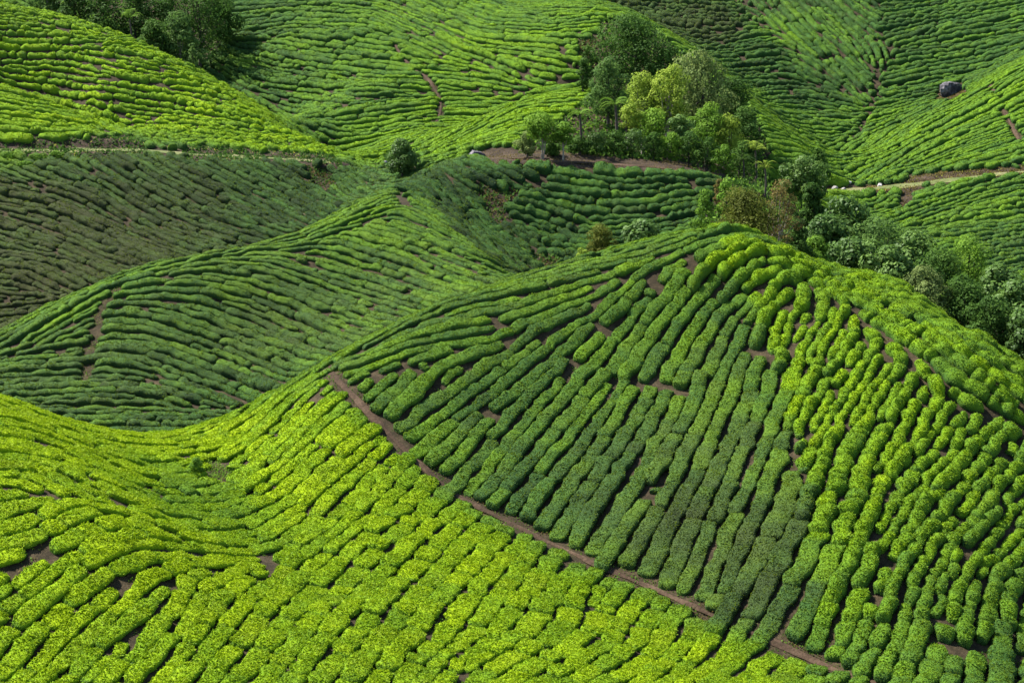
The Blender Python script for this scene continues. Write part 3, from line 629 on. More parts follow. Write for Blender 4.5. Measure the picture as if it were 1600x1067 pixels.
def hedge_geo(pc):
    D = pc.mid[1]; s0, s1 = pc.s; ln = s1-s0; A_l = pc.A[min(len(pc.A)-1, int(np.searchsorted(pc.L, (s0+s1)/2)))][2]
    ds = 0.20 if D < 140 else 0.26 if D < 170 else 0.36 if D < 240 else 0.5
    nv = 11 if D < 140 else 9 if D < 170 else 7
    cap = min((0.24 if A_l < .09 else 0.42)+0.3*pc.rnd[2], ln*0.45)
    ce = np.array([0, .04, .16, .38, .7]) if D < 170 else np.array([0, .05, .3])
    inner = np.linspace(cap, ln-cap, max(2, int(round((ln-2*cap)/ds))+1))
    s = np.r_[ce*cap, inner, (ln-ce*cap)[::-1]]
    e = np.minimum(s, ln-s)/cap; e = np.clip(e, 0, 1); capf = np.sqrt(np.clip(1-(1-e)**2, 0, 1)); capf = np.maximum(capf, 0.02)
    S = s+s0; L = pc.L; P = pc.P
    x = np.interp(S, L, P[:, 0]); y = np.interp(S, L, P[:, 1]); tx = np.interp(S, L, pc.T[:, 0]); ty = np.interp(S, L, pc.T[:, 1])
    nn = np.hypot(tx, ty)+1e-9; tx /= nn; ty /= nn
    wl = np.interp(S, L, pc.wl); wr = np.interp(S, L, pc.wr)
    A0 = pc.A[min(len(pc.A)-1, int(np.searchsorted(L, (s0+s1)/2)))]
    lump = A0[2]; H = A0[5]*(0.74+0.20*min(1, max(0, (D-150)/22)))*(0.80+0.40*pc.rnd[0])
    # single bushes that make up the hedge
    ph = (S*(1/((1.45 if lump > .25 else 1.0)+.3*pc.rnd[1]))+pc.rnd[2]*5+0.35*noise1(S, pc.seed+5, 1.7)); bush = np.abs(np.sin(math.pi*ph))**0.7
    wob = 1-lump*0.75*(1-bush)
    wlf = wl*wob*(0.95+0.14*(pc.rnd[1]-.3)+0.13*noise1(S, pc.seed, 1.1)+0.10*noise1(S, pc.seed+1, 0.5)); wrf = wr*wob*(0.95+0.14*(pc.rnd[1]-.3)+0.13*noise1(S, pc.seed+2, 1.1)+0.10*noise1(S, pc.seed+3, 0.5))
    Hs = H*(1-lump*0.8*(1-bush))*(1+0.20*noise1(S, pc.seed+4, 1.5)+0.08*noise1(S, pc.seed+6, .6))
    # narrow hedges grow lower
    Hs = Hs*np.clip((wlf+wrf)/1.0, 0.55, 1.0)
    lat_c = (pc.rnd[0]-.5)*0.22+0.13*noise1(S, pc.seed+9, 1.4)+0.06*noise1(S, pc.seed+10, .6)
    # clipped table: steep sides, nearly flat top (rounder where the bushes are left to grow)
    rd = np.clip((lump-0.12)/0.28, 0, 1)
    pf = np.array([(-.84, .03), (-1.02, .42), (-1.0, .80), (-.88, .97), (-.45, 1.0), (0, 1.02)]) if nv == 11 else np.array([(-.97, 0), (-1.02, .5), (-.95, .90), (-.62, 1.0), (0, 1.02)]) if nv == 9 else np.array([(-.98, 0), (-1.0, .72), (-.72, 1.0), (0, 1.03)])
    pr = np.array([(-.95, 0), (-1.02, .34), (-.95, .62), (-.74, .86), (-.38, .99), (0, 1.05)]) if nv == 11 else np.array([(-.95, 0), (-1.02, .4), (-.85, .74), (-.48, .97), (0, 1.06)]) if nv == 9 else np.array([(-.97, 0), (-.97, .52), (-.58, .92), (0, 1.07)])
    pf = pf*(1-rd)+pr*rd; prof = np.concatenate([pf, pf[-2::-1]*np.array([-1, 1])])
    cc = -prof[:, 0]; sn = prof[:, 1]; dv = np.gradient(prof, axis=0); nx_ = np.stack([dv[:, 1], dv[:, 0]], -1); nx_ /= np.linalg.norm(nx_, axis=1, keepdims=True)
    lat = np.where(cc[None] > 0, cc[None]*wlf[:, None], cc[None]*wrf[:, None])*(0.35+0.65*capf[:, None])+lat_c[:, None]
    hh = sn[None]*(Hs*capf**0.5)[:, None]
    bx = x[:, None]-ty[:, None]*lat; by = y[:, None]+tx[:, None]*lat
    bz = height(bx, by)
    e_ = 0.8; gx = (height(x+e_, y)-height(x-e_, y))/(2*e_); gy = (height(x, y+e_)-height(x, y-e_))/(2*e_)
    up = np.stack([-gx*.8, -gy*.8, np.ones_like(gx)], -1); up /= np.linalg.norm(up, axis=1, keepdims=True)
    V = np.stack([bx, by, bz-0.06], -1)+up[:, None, :]*hh[..., None]
    side = np.stack([-ty, tx, gx*-ty+gy*tx], -1)
    out = side[:, None, :]*nx_[None, :, 0:1]+up[:, None, :]*nx_[None, :, 1:2]
    tang = np.stack([tx, ty, gx*tx+gy*ty], -1)*(np.sign(s-ln/2)*(1-capf))[:, None]
    out = out+tang[:, None, :]; out /= np.linalg.norm(out, axis=-1, keepdims=True)+1e-9
    ns = len(s)
    a = np.arange(ns*nv).reshape(ns, nv)
    f = np.c_[a[:-1, :-1].ravel(), a[:-1, 1:].ravel(), a[1:, 1:].ravel(), a[1:, :-1].ravel()]
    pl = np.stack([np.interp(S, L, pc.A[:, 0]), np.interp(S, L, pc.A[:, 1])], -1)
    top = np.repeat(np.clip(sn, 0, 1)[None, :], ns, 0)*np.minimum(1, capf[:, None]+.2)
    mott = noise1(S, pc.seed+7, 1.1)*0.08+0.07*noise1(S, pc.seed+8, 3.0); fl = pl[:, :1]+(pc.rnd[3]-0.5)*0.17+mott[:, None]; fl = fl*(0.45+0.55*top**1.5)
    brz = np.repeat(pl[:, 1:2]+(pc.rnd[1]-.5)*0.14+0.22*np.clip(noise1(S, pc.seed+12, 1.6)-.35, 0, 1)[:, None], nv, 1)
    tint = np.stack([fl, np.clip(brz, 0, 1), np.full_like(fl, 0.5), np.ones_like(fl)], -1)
    area_w = (wlf+wrf)+2*Hs*0.6
    return V.reshape(-1, 3), out.reshape(-1, 3), f, tint.reshape(-1, 4)

def roughen(V, O, D, lump=0.1):
    d = 0.055*noise3(V, 0.55)+0.045*noise3(V+31.7, 0.24)+0.028*noise3(V+11.1, 0.11)
    return V+O*d[:, None]
def leaves_for(V, O, f, tint, D):
    """single shoots standing up out of the clipped surface: one small rhombic leaf each"""
    a, b, c, d = (V[f[:, k]] for k in range(4))
    ar = 0.5*(np.linalg.norm(np.cross(b-a, c-a), axis=1)+np.linalg.norm(np.cross(c-a, d-a), axis=1))
    on = O[f].mean(1); vz = -(on*np.stack([a[:, 0], a[:, 1], a[:, 2]], -1)/np.linalg.norm(a, axis=1, keepdims=True)).sum(1)
    dens = LEAF_DENS*np.where(D < 125, 190.0, np.where(D < 165, 150.0, np.where(D < 240, 62.0, 36.0)))
    lam = ar*dens*np.clip(0.25+on[:, 2], 0.12, 1)*(vz > -0.25)
    n = rng.poisson(lam); fi = np.repeat(np.arange(len(f)), n)
    if len(fi) == 0: return None
    m = len(fi); uu, vv = rng.random((2, m, 1))
    p = (a[fi]*(1-uu)+b[fi]*uu)*(1-vv)+(d[fi]*(1-uu)+c[fi]*uu)*vv; nn = on[fi]
    size = (0.055+0.075*rng.random((m, 1))**1.5)*(1+0.35*noise3(p, 0.7)[:, None])*np.where(D < 165, 1.0, np.where(D < 240, 1.25, 1.6))[fi][:, None]
    g = rng.normal(size=(m, 3)); shoot = np.clip((tint[f[fi, 0], 0]-.42)/.3, 0, 1)[:, None]; ax = nn*(0.25+.35*shoot)+np.array([0, 0, .15])+g*0.6; size = size*(1+.22*shoot); ax /= np.linalg.norm(ax, axis=1, keepdims=True)
    sd = np.cross(ax, nn+rng.normal(size=(m, 3))*.45); sd /= np.linalg.norm(sd, axis=1, keepdims=True)+1e-9
    p = p+nn*0.02
    q2 = p+ax*size*0.9; q1 = p-ax*size*.25+sd*size*0.46; q3 = p-ax*size*.25-sd*size*0.46
    LV = np.stack([q1, q2, q3], 1).reshape(-1, 3)
    lt = tint[f[fi, 0]].copy(); lt[:, 2] = rng.random(m); lt[:, 0] = lt[:, 0]+0.03+0.07*(rng.random(m)-.4)
    lt = np.repeat(lt, 3, 0)
    return LV, np.arange(m*3).reshape(m, 3), lt

LEAF_DENS = 0.89
vis_score = []
for i, p in enumerate(PIECES):
    inn = (-10 < mu[i] < 1610) and (-10 < mv[i] < 1080) and hid[i] < 1.6
    w = (np.mean(p.wl)+np.mean(p.wr))
    e_ = 0.8; gy = float(height(p.mid[0], p.mid[1]+e_)-height(p.mid[0], p.mid[1]-e_))/(2*e_)
    face = max(0.06, math.sin(math.atan(gy)+math.atan2(-mz[i], p.mid[1])))
    vis_score.append(p.len*w*face*(F_PX/p.mid[1])**2 if inn else -1)
order = np.argsort(vis_score)[::-1]
SINGLE = set(order[:300].tolist())
print("smallest single, px2", vis_score[order[299]], "largest", vis_score[order[0]])

geo = [hedge_geo(p) for p in PIECES]
off = np.cumsum([0]+[len(g[0]) for g in geo])
Vall = np.concatenate([g[0] for g in geo]); Oall = np.concatenate([g[1] for g in geo]); Tall = np.concatenate([g[3] for g in geo])
Vall = roughen(Vall, Oall, None)
foff = np.cumsum([0]+[len(g[2]) for g in geo]); Fall = np.concatenate([g[2]+off[i] for i, g in enumerate(geo)])
Dface = np.repeat(mid[:, 1], [len(g[2]) for g in geo]); hface = np.repeat(hid, [len(g[2]) for g in geo]); uface = np.repeat(mu, [len(g[2]) for g in geo]); pface = np.repeat(np.arange(len(geo)), [len(g[2]) for g in geo])

ORD = "first second third fourth fifth sixth seventh eighth ninth tenth eleventh twelfth thirteenth fourteenth fifteenth sixteenth seventeenth eighteenth nineteenth twentieth".split()
def ordinal(n):
    if n < 20: return ORD[n]
    t = {2: "twenty", 3: "thirty", 4: "forty", 5: "fifty", 6: "sixty", 7: "seventy"}[(n+1)//10]
    return t+"-"+ORD[(n+1) % 10-1] if (n+1) % 10 else t.replace("y", "ieth")
path_uv = np.array([float(t) for t in BARE_LINES[0][1].split()]).reshape(-1, 2)
def zone(u, v, D):
    if D > 163:
        if u < 830 and D < 233 and not (u > 680 and v < np.interp(u, [680, 820], [330, 435])): return "on shaded left ridge"
        if 640 < u < 1190 and D < 246: return "below the wooded knoll"
        if u < 640 and D < 264: return "on dark middle slope"
        return "on left background hill" if u < 540 and D < 316 else "on far right hills" if u > 1190 else "on far middle hill"
    pv = np.interp(u, path_uv[:, 0], path_uv[:, 1], left=-1e9, right=1100)
    if (u > 505 and v > pv) or u <= 505:
        if v > 985 and u > 380: return "along the bottom edge"
        if u < 330 and v < 810: return "on upper left hillside"
        return "on lower left hillside" if u < 420 else "below the earth path"
    edge = np.interp(v, [380, 440, 560, 700, 950, 1067], [1080, 1130, 1225, 1265, 1290, 1290])
    return "on mound's left face" if u < edge else "on mound's right flank"
STACKED = {"on shaded left ridge", "below the wooded knoll", "on dark middle slope", "on left background hill", "on far right hills", "on far middle hill", "on upper left hillside"}
zinfo = {}
for i in range(len(PIECES)):
    if vis_score[i] > 0: zinfo.setdefault((zone(mu[i], mv[i], mid[i, 1]), PIECES[i].row), []).append(i)
zrows = {}
for (z, r), ids in zinfo.items(): zrows.setdefault(z, []).append((float(np.mean([(mv if z in STACKED else mu)[i] for i in ids])), r))
rank = {}
for z, rs in zrows.items():
    for k, (_, r) in enumerate(sorted(rs)): rank[(z, r)] = k
def hedge_label(i):
    z = zone(mu[i], mv[i], mid[i, 1]); r = PIECES[i].row; fl = float(np.mean(geo[i][3][:, 0])); br = float(np.mean(geo[i][3][:, 1]))
    tone = "lime green" if fl > .52 else "bright green" if fl > .36 else "bronzed green" if br > .3 else "dark green"
    size = "long" if PIECES[i].len > 5.5 else "short" if PIECES[i].len < 2.4 else ""
    st = z in STACKED; ids = sorted(zinfo[(z, r)], key=lambda j: mu[j] if st else -mv[j]); k = ids.index(i)
    rk, tot = rank[(z, r)], len(zrows[z]); far_end = rk > tot*0.55
    lab = f"{size} {tone} tea hedge {z}, {ordinal(min(tot-1-rk if far_end else rk, 78))} row from {('bottom' if far_end else 'top') if st else ('right' if far_end else 'left')}"
    a, b = ("leftmost", "rightmost") if st else ("lowest", "topmost")
    if len(ids) > 1: lab += f", {a if k == 0 else b if k == len(ids)-1 else ordinal(k)} piece"
    return " ".join(lab.split())
GROUP_T = "clipped tea hedges on the slopes"
ntri = 0
for i in sorted(SINGLE):
    g = geo[i]; V = Vall[off[i]:off[i+1]]; O = Oall[off[i]:off[i+1]]; f = g[2]; t = g[3]
    lv = leaves_for(V, O, f, t, np.full(len(f), mid[i, 1]))
    base = np.array([mid[i, 0], mid[i, 1], mz[i]])
    vs, fs, ts = [V], [f], [t]; fm = [np.zeros(len(f), int)]
    if lv: vs.append(lv[0]); fs.append(lv[1]+len(V)); ts.append(lv[2]); fm.append(np.ones(len(lv[1]), int))
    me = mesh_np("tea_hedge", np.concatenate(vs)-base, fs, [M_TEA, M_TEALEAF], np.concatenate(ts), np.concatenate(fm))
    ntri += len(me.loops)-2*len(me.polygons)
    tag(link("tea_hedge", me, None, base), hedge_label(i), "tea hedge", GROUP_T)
rest = np.ones(len(PIECES), bool); rest[list(SINGLE)] = False
fr = rest[pface]
lv = leaves_for(Vall, Oall, Fall[fr & (hface < 2.5) & (uface > -60) & (uface < 1660)], Tall, Dface[fr & (hface < 2.5) & (uface > -60) & (uface < 1660)])
used = np.zeros(len(Vall), bool); used[Fall[fr].ravel()] = True; remap = np.cumsum(used)-1
V = np.concatenate([Vall[used], lv[0]]); f = [remap[Fall[fr]], lv[1]+used.sum()]; t = np.concatenate([Tall[used], lv[2]])
me = mesh_np("tea_hedges", V, f, [M_TEA, M_TEALEAF], t, np.r_[np.zeros(fr.sum(), int), np.ones(len(lv[1]), int)])
ntri += len(me.loops)-2*len(me.polygons); print('leaves in mass', len(lv[1])); print("hedge tris", ntri)
tag(link("tea_hedges", me), "long rows of clipped tea hedges covering the further hillsides", "tea hedges", None, "stuff")

# ------------------------------------------------------------------ trees, shrubs, ferns
rt = np.random.default_rng(21)
def leaf_cloud(blobs, n, size, droop=0.0, flat=0.35, aspect=0.55, seed=0):
    """leaf-sized rhombic faces spread through the outer part of a set of ellipsoidal clumps"""
    g = np.random.default_rng(seed); B = np.array(blobs); w = (B[:, 3]*B[:, 4]+B[:, 4]*B[:, 5]+B[:, 3]*B[:, 5]); w = w/w.sum()
    k = g.choice(len(B), n, p=w); d = g.normal(size=(n, 3)); d /= np.linalg.norm(d, axis=1, keepdims=True)
    r = (0.72+0.34*g.random((n, 1))**0.8)*(1+0.18*noise3(d*1.0+k[:, None]*3.1, 0.45)[:, None])
    p = B[k, :3]+d*r*B[k, 3:6]
    nr_ = d*0.9+g.normal(size=(n, 3))*0.36+np.array([0, 0, flat]); nr_ /= np.linalg.norm(nr_, axis=1, keepdims=True)
    ax = np.cross(nr_, g.normal(size=(n, 3))); ax[:, 2] -= droop*0.9; ax /= np.linalg.norm(ax, axis=1, keepdims=True)+1e-9
    sd = np.cross(ax, nr_); sd /= np.linalg.norm(sd, axis=1, keepdims=True)+1e-9
    s = size*(0.6+0.8*g.random((n, 1)))
    V = np.stack([p-ax*s*.5, p+sd*s*aspect*.6+ax*s*.05, p+ax*s*.7, p-sd*s*aspect*.6+ax*s*.05], 1).reshape(-1, 3)
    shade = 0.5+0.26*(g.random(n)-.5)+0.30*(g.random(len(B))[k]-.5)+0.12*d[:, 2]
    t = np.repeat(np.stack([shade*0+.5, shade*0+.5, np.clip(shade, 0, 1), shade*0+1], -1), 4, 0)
    return V, np.arange(n*4).reshape(n, 4), t
def tube(path, radii, sides=7):
    P = np.array(path, float); n = len(P); T = np.gradient(P, axis=0); T /= np.linalg.norm(T, axis=1, keepdims=True)+1e-9
    ref = np.array([0.31, 0.9, 0.29]); A = np.cross(T, ref); A /= np.linalg.norm(A, axis=1, keepdims=True); Bv = np.cross(T, A)
    a = np.linspace(0, 2*math.pi, sides, endpoint=False)
    V = P[:, None]+np.array(radii)[:, None, None]*(A[:, None]*np.cos(a)[None, :, None]+Bv[:, None]*np.sin(a)[None, :, None])
    i = np.arange(n*sides).reshape(n, sides); j = np.roll(i, -1, axis=1)
    F = np.c_[i[:-1].ravel(), j[:-1].ravel(), j[1:].ravel(), i[1:].ravel()]
    return V.reshape(-1, 3), F
def join(parts):
    V, F, o_ = [], [], 0
    for v, f in parts: V.append(v); F.append(f+o_); o_ += len(v)
    return np.concatenate(V), np.concatenate(F)
def make_tree(name, cat, label, u, D, vtop, wpx, mat, leaf=0.3, n=2600, low=0.3, blobs=14, barkm=None, stems=1, lean=0.0, droop=0.0, aspect=0.55, group=None, squash=1.0, tr=1.0, sink=0.0):
    """a tree or shrub whose top reaches sight line vtop at ground distance D; low = where the crown starts"""
    x, y, z = stand(u, D); ztop = pt(u, vtop, D)[2]; h = max(0.8, ztop-z); w = wpx*D/F_PX/math.cos(0.2)
    g = np.random.default_rng(int(u*7+D*13+vtop+900))
    root = empty(name, (x, y, z-sink), label, cat, group)
    z0, z1 = h*low, h; rx = w*0.5; bl = []
    for k in range(blobs):
        t = (k+0.5)/blobs; zz = z0+(z1-z0)*(0.12+0.80*t); env = math.sqrt(max(0.05, 1-abs(2*(t-0.42))**2.2))
        a = k*2.399+g.random(); rr = rx*env*(0.35+0.45*g.random())
        br = rx*(0.27+0.22*g.random())
        bl.append((math.cos(a)*rr+lean*zz, math.sin(a)*rr*0.9, min(zz, h-br*.65), br, br, br*0.72*squash))
    bl.append((lean*h, 0, (z0+z1)/2, rx*0.5, rx*0.5, (z1-z0)*0.38))
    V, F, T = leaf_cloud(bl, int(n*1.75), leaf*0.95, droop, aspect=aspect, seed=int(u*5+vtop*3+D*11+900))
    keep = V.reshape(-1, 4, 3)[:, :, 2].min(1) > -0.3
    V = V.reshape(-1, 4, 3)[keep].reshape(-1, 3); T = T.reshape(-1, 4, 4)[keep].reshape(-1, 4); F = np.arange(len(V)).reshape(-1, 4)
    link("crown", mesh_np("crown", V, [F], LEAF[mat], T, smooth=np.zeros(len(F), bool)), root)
    parts = []
    for s_ in range(stems):
        a = g.random()*6.28; sp = (0.25*rx if stems > 1 else 0.0); bend = g.normal(size=2)*0.03*h
        top = np.array([lean*h*.8+math.cos(a)*sp*1.4, math.sin(a)*sp, z0+(z1-z0)*0.7]); b0 = np.array([math.cos(a)*sp*.4, math.sin(a)*sp*.4, -0.5])
        tt = np.linspace(0, 1, 7)[:, None]; P = b0+(top-b0)*tt; P[:, 0] += np.sin(tt[:, 0]*math.pi)*bend[0]; P[:, 1] += np.sin(tt[:, 0]*math.pi)*bend[1]
        r0 = tr*(0.022*h+0.04)/math.sqrt(stems); parts.append(tube(P, r0*(1-0.75*tt[:, 0])))
        for b in bl[s_:len(bl)-1:max(2, stems)]:
            st = P[2+int(g.integers(3))]; en = np.array(b[:3]); m_ = (st+en)/2+np.array([0, 0, -0.05*h])
            parts.append(tube([st, m_, en], [r0*.42, r0*.28, r0*.1], 5))
    V, F = join(parts)
    link("trunk", mesh_np("trunk", V, [F], barkm or M_BARK_DARK), root)
    return root
def frond_mesh(name, length, width, rise, mat, pairs=13, broad=False, seed=0):
    g = np.random.default_rng(seed); s = np.linspace(0, 1, pairs*2+1)
    X = length*s*(1-0.12*s*s); Z = length*(rise*s-(0.55+rise*.6)*s*s)
    V, F, T = [], [], []
    def quad(a, b, c, d, tn):
        o_ = len(V); V.extend([a, b, c, d]); F.append((o_, o_+1, o_+2, o_+3)); T.extend([(.5, .5, tn, 1)]*4)
    P = np.stack([X, X*0, Z], -1)
    if broad:
        wv = width*np.sin(np.pi*np.clip(s*0.93+0.05, 0, 1))**0.7
        for i in range(len(s)-1):
            for sg in (1, -1):
                quad(P[i], P[i+1], P[i+1]+[0, sg*wv[i+1], .28*wv[i+1]+.02*g.normal()], P[i]+[0, sg*wv[i], .28*wv[i]], .55+.2*g.random())
    else:
        for i in range(1, len(s)-1, 1):
            wv = width*(math.sin(math.pi*min(1, s[i]*.85+.15))**0.8)
            for sg in (1, -1):
                tip = P[i]+np.array([0.35*wv, sg*wv, -0.18*wv+0.04*g.normal()]); hw = length/(len(s))*0.62; d = np.array([hw, 0, 0])
                quad(P[i]-d*.6, P[i]+d*.6, tip+d*.25, tip-d*.15, .35+.5*g.random())
        for i in range(len(s)-1):
            a = np.array([0, .02*length*.6, 0]); quad(P[i]-a, P[i]+a, P[i+1]+a*.7, P[i+1]-a*.7, .2)
    return mesh_np(name, np.array(V), [np.array(F)], LEAF[mat], np.array(T), smooth=np.zeros(len(F), bool))
def make_fern(name, cat, label, u, D, vtop, rpx, nf, mat, broad=False, stemr=0.10, rise=0.45, part="frond", group=None, spread=1.0):
    x, y, z = stand(u, D); h = max(0.5, pt(u, vtop, D)[2]-z); r = rpx*D/F_PX
    root = empty(name, (x, y, z), label, cat, group); g = np.random.default_rng(int(u+D))
    hc = h-r*rise*0.25 if not broad else max(0.3, h-r*.8)
    tt = np.linspace(0, 1, 6); P = np.c_[0.04*h*np.sin(tt*3), tt*0, -0.4+(hc+0.4)*tt]
    V, F = tube(P, stemr*(1.25-0.45*tt)); link("trunk", mesh_np("trunk", V, [F], M_BARK_DARK), root)
    kinds = [frond_mesh(part, r*(0.95+0.12*k), r*(0.20 if not broad else 0.15), (rise+0.12*k) if not broad else 0.9+0.35*k, mat, 11 if not broad else 6, broad, k+int(u)) for k in range(3)]
    for k in range(nf):
        o = link(part, kinds[k % 3], root); o.location = (P[-1][0], 0, hc)
        o.rotation_euler = (g.normal()*.12, (-0.55*g.random() if broad else -0.18*(k % 3)+0.08*g.normal()), k*2*math.pi/nf+0.25*g.normal())
    return root

GT = "trees of the wooded knoll"; GS_ = "shrubs along the foot of the wooded knoll"
T = make_tree
T("small_tree", "tree", "small tree with pale forked trunks at the left end of the wooded knoll", 845, 244, 176, 58, 'mid', .26, 1700, .40, 12, M_BARK, 2, group=GT)
T("small_tree", "tree", "slim tree with one pale crooked trunk beside the forked tree", 880, 244, 190, 44, 'mid', .26, 1100, .42, 9, M_BARK, 1, group=GT)
T("broadleaf_tree", "tree", "big dark dense tree at the top of the wooded knoll", 985, 292, 20, 112, 'dark', .34, 4200, .12, 20, group=GT)
T("broadleaf_tree", "tree", "dark tree behind the knoll, right of the topmost tree", 1042, 290, 66, 78, 'dark', .34, 2600, .1, 15, group=GT)
T("broadleaf_tree", "tree", "round blue green tree at the knoll's left edge above the tea", 950, 279, 86, 74, 'blue', .30, 3200, .08, 16, group=GT)
T("broadleaf_tree", "tree", "pale yellow green tree in the middle of the knoll", 1005, 268, 110, 74, 'yellow', .27, 2900, .28, 16, M_BARK, group=GT)
T("broadleaf_tree", "tree", "tallest sunlit yellow green tree in front of the drooping grey tree", 1048, 266, 96, 76, 'yellow', .27, 3200, .25, 17, M_BARK, group=GT)
T("broadleaf_tree", "tree", "broad grey green tree with drooping leaves behind the sunlit tree", 1092, 278, 77, 104, 'grey', .36, 3600, .15, 18, droop=.7, group=GT)
T("broadleaf_tree", "tree", "dull green tree hung with creepers on the knoll's right part", 1104, 260, 158, 74, 'mid', .26, 2600, .15, 14, group=GT)
T("broadleaf_tree", "tree", "rounded pale olive tree at the right end of the knoll", 1137, 259, 178, 52, 'yellow', .22, 1900, .3, 12, group=GT)
T("broadleaf_tree", "tree", "dark green tree filling the knoll's right shoulder", 1145, 284, 118, 86, 'dark', .32, 2800, .05, 15, group=GT)
T("broadleaf_tree", "tree", "low dark tree above the knoll's right foot", 1165, 272, 165, 66, 'dark', .3, 1900, .05, 12, group=GT)
T("broadleaf_tree", "tree", "glossy dark tree low in the middle of the knoll", 1060, 254, 178, 52, 'glossy', .3, 1700, .2, 11, group=GT)
T("broadleaf_tree", "tree", "mid green bushy tree under the sunlit yellow tree", 1018, 256, 168, 60, 'mid', .26, 1900, .25, 12, M_BARK, group=GT)
T("slender_tree", "tree", "slender light tree with thin bare stems beside the right tree fern", 985, 256, 160, 40, 'yellow', .24, 1000, .45, 9, M_BARK_DARK, 2, group=GT)
for k, (u, vt, w, D, m, lb) in enumerate([
    (822, 203, 38, 246, 'grey', "pale scrubby bush left of the forked tree"), (862, 223, 30, 246, 'dark', "dark bush between the two pale trunked trees"), (905, 213, 42, 247, 'dark', "dark shrub under the left tree fern"), (932, 206, 44, 248, 'glossy', "glossy shrub between the two tree ferns"),
    (960, 203, 46, 248, 'dark', "dark shrub under the right tree fern"), (990, 201, 48, 248, 'glossy', "broad leaved shrub under the slender tree"), (1020, 207, 44, 248, 'dark', "dark shrub at the knoll's foot below the yellow tree"), (1048, 205, 44, 248, 'mid', "green shrub at the knoll's foot below the tallest tree"),
    (1076, 203, 48, 248, 'dark', "dark shrub at the knoll's foot below the grey tree"), (1105, 213, 46, 247, 'dark', "dark twiggy shrub at the knoll's foot"), (1130, 223, 44, 246, 'mid', "green shrub below the pale olive tree"), (1158, 216, 48, 247, 'dark', "dark shrub at the knoll's right corner")]):
    T("shrub", "shrub", lb, u, D, vt, w, m, .24, 900, .02, 9, group=GS_)
make_fern("tree_fern", "tree fern", "left of two tree ferns, its dark trunk above the track", 905, 247, 176, 25, 12, 'mid', stemr=.16, group="tree ferns on the wooded knoll")
make_fern("tree_fern", "tree fern", "right of two tree ferns, wider and higher on the knoll", 960, 253, 160, 30, 12, 'mid', stemr=.18, group="tree ferns on the wooded knoll")
T("shrub", "shrub", "dark bush in the gully left of the big dark tree", 918, 298, 66, 30, 'dark', .26, 900, .02, 8, group=GS_)
T("shrub", "shrub", "lower dark bush in the gully left of the blue green tree", 912, 292, 88, 28, 'dark', .26, 800, .02, 8, group=GS_)
T("round_tree", "tree", "lone round dark green tree on the saddle between two hills", 629, 259, 215, 54, 'glossy', .26, 3600, .02, 18)
# scrub right of the knoll
make_fern("palm", "palm", "bright upright palm in the scrub right of the knoll", 1178, 248, 228, 26, 11, 'yellow', False, .14, 1.1, group="palms in the scrub")
make_fern("palm", "palm", "small bright palm just below the upright palm", 1194, 240, 258, 20, 9, 'yellow', False, .12, 1.1, group="palms in the scrub")
make_fern("palm", "palm", "dark low palm left of the upright palm", 1160, 246, 246, 24, 10, 'glossy', False, .12, .7, group="palms in the scrub")
GJ = "trees in the gully behind the mound"
T("broadleaf_tree", "tree", "spreading light green tree beside the pale farm track", 1254, 266, 244, 78, 'glossy', .34, 2600, .15, 14, group=GJ)
T("broadleaf_tree", "tree", "dark upright tree behind the spreading light green tree", 1277, 274, 226, 46, 'dark', .28, 1900, .05, 12, group=GJ)
T("olive_tree", "tree", "olive gold bushy tree rising behind the mound's summit", 1158, 200, 292, 116, 'olive', .22, 5200, .40, 20, group=GJ)
T("twiggy_tree", "tree", "brownish thin leaved tree right of the olive gold tree", 1214, 203, 276, 66, 'brown', .18, 1700, .3, 14, M_BARK, 3, group=GJ)
T("broadleaf_tree", "tree", "dark tree in shade right of the twiggy brown tree", 1243, 208, 338, 60, 'dark', .26, 2200, .05, 13, group=GJ)
T("shrub", "shrub", "round green bush left of the olive gold tree", 1100, 226, 292, 46, 'mid', .24, 1100, .02, 9)
T("shrub", "shrub", "low green bush between the knoll and the palms", 1135, 232, 280, 40, 'mid', .24, 900, .02, 8)
T("shrub", "shrub", "brown dry bush by the end of the knoll track", 1122, 234, 276, 24, 'brown', .2, 500, .02, 6)
for (u, vt, w, D, m, lb) in [
    (1322, 320, 84, 234, 'glossy', "dark glossy big leaved tree below the pale farm track"), (1290, 352, 78, 228, 'glossy', "big leaved tree left of the glossy dark one in the gully"), (1268, 300, 40, 250, 'dark', "dark shrubby tree beside the fern trunk"),
    (1372, 352, 92, 228, 'blue', "blue green spreading tree in the middle of the gully"), (1425, 376, 96, 226, 'glossy', "wide pale leaved tree over the gully middle"), (1330, 388, 86, 215, 'glossy', "light leaved tree just behind the right crest"),
    (1386, 402, 80, 212, 'glossy', "big leaved tree just behind the low right dome"), (1512, 383, 84, 226, 'mid', "tall leafy tree at the gully's right side"), (1470, 404, 84, 219, 'dark', "dark tree left of the tall leafy tree"),
    (1442, 432, 78, 208, 'grey', "dull grey green tree behind the right ridge line"), (1505, 446, 84, 208, 'dark', "shaded tree behind the right ridge line"), (1555, 428, 84, 216, 'glossy', "light crowned tree near the right edge"),
    (1590, 452, 80, 208, 'glossy', "big leaved tree at the right edge of the gully"), (1546, 478, 74, 203, 'dark', "dark tree low behind the right ridge"), (1596, 500, 70, 200, 'glossy', "leafy tree at the photo's right edge above the ridge"),
    (1276, 384, 50, 210, 'mid', "small bright green tree behind the right crest"), (1622, 420, 80, 222, 'mid', "green tree cut by the right edge of the photo"), (1340, 345, 60, 240, 'mid', "small green tree among the glossy gully trees")]:
    T("broadleaf_tree", "tree", lb, u, D, vt-16, w*1.18, m, .36 if m == 'glossy' else .28, 2300, .05, 13, group=GJ, aspect=.75 if m == 'glossy' else .55)
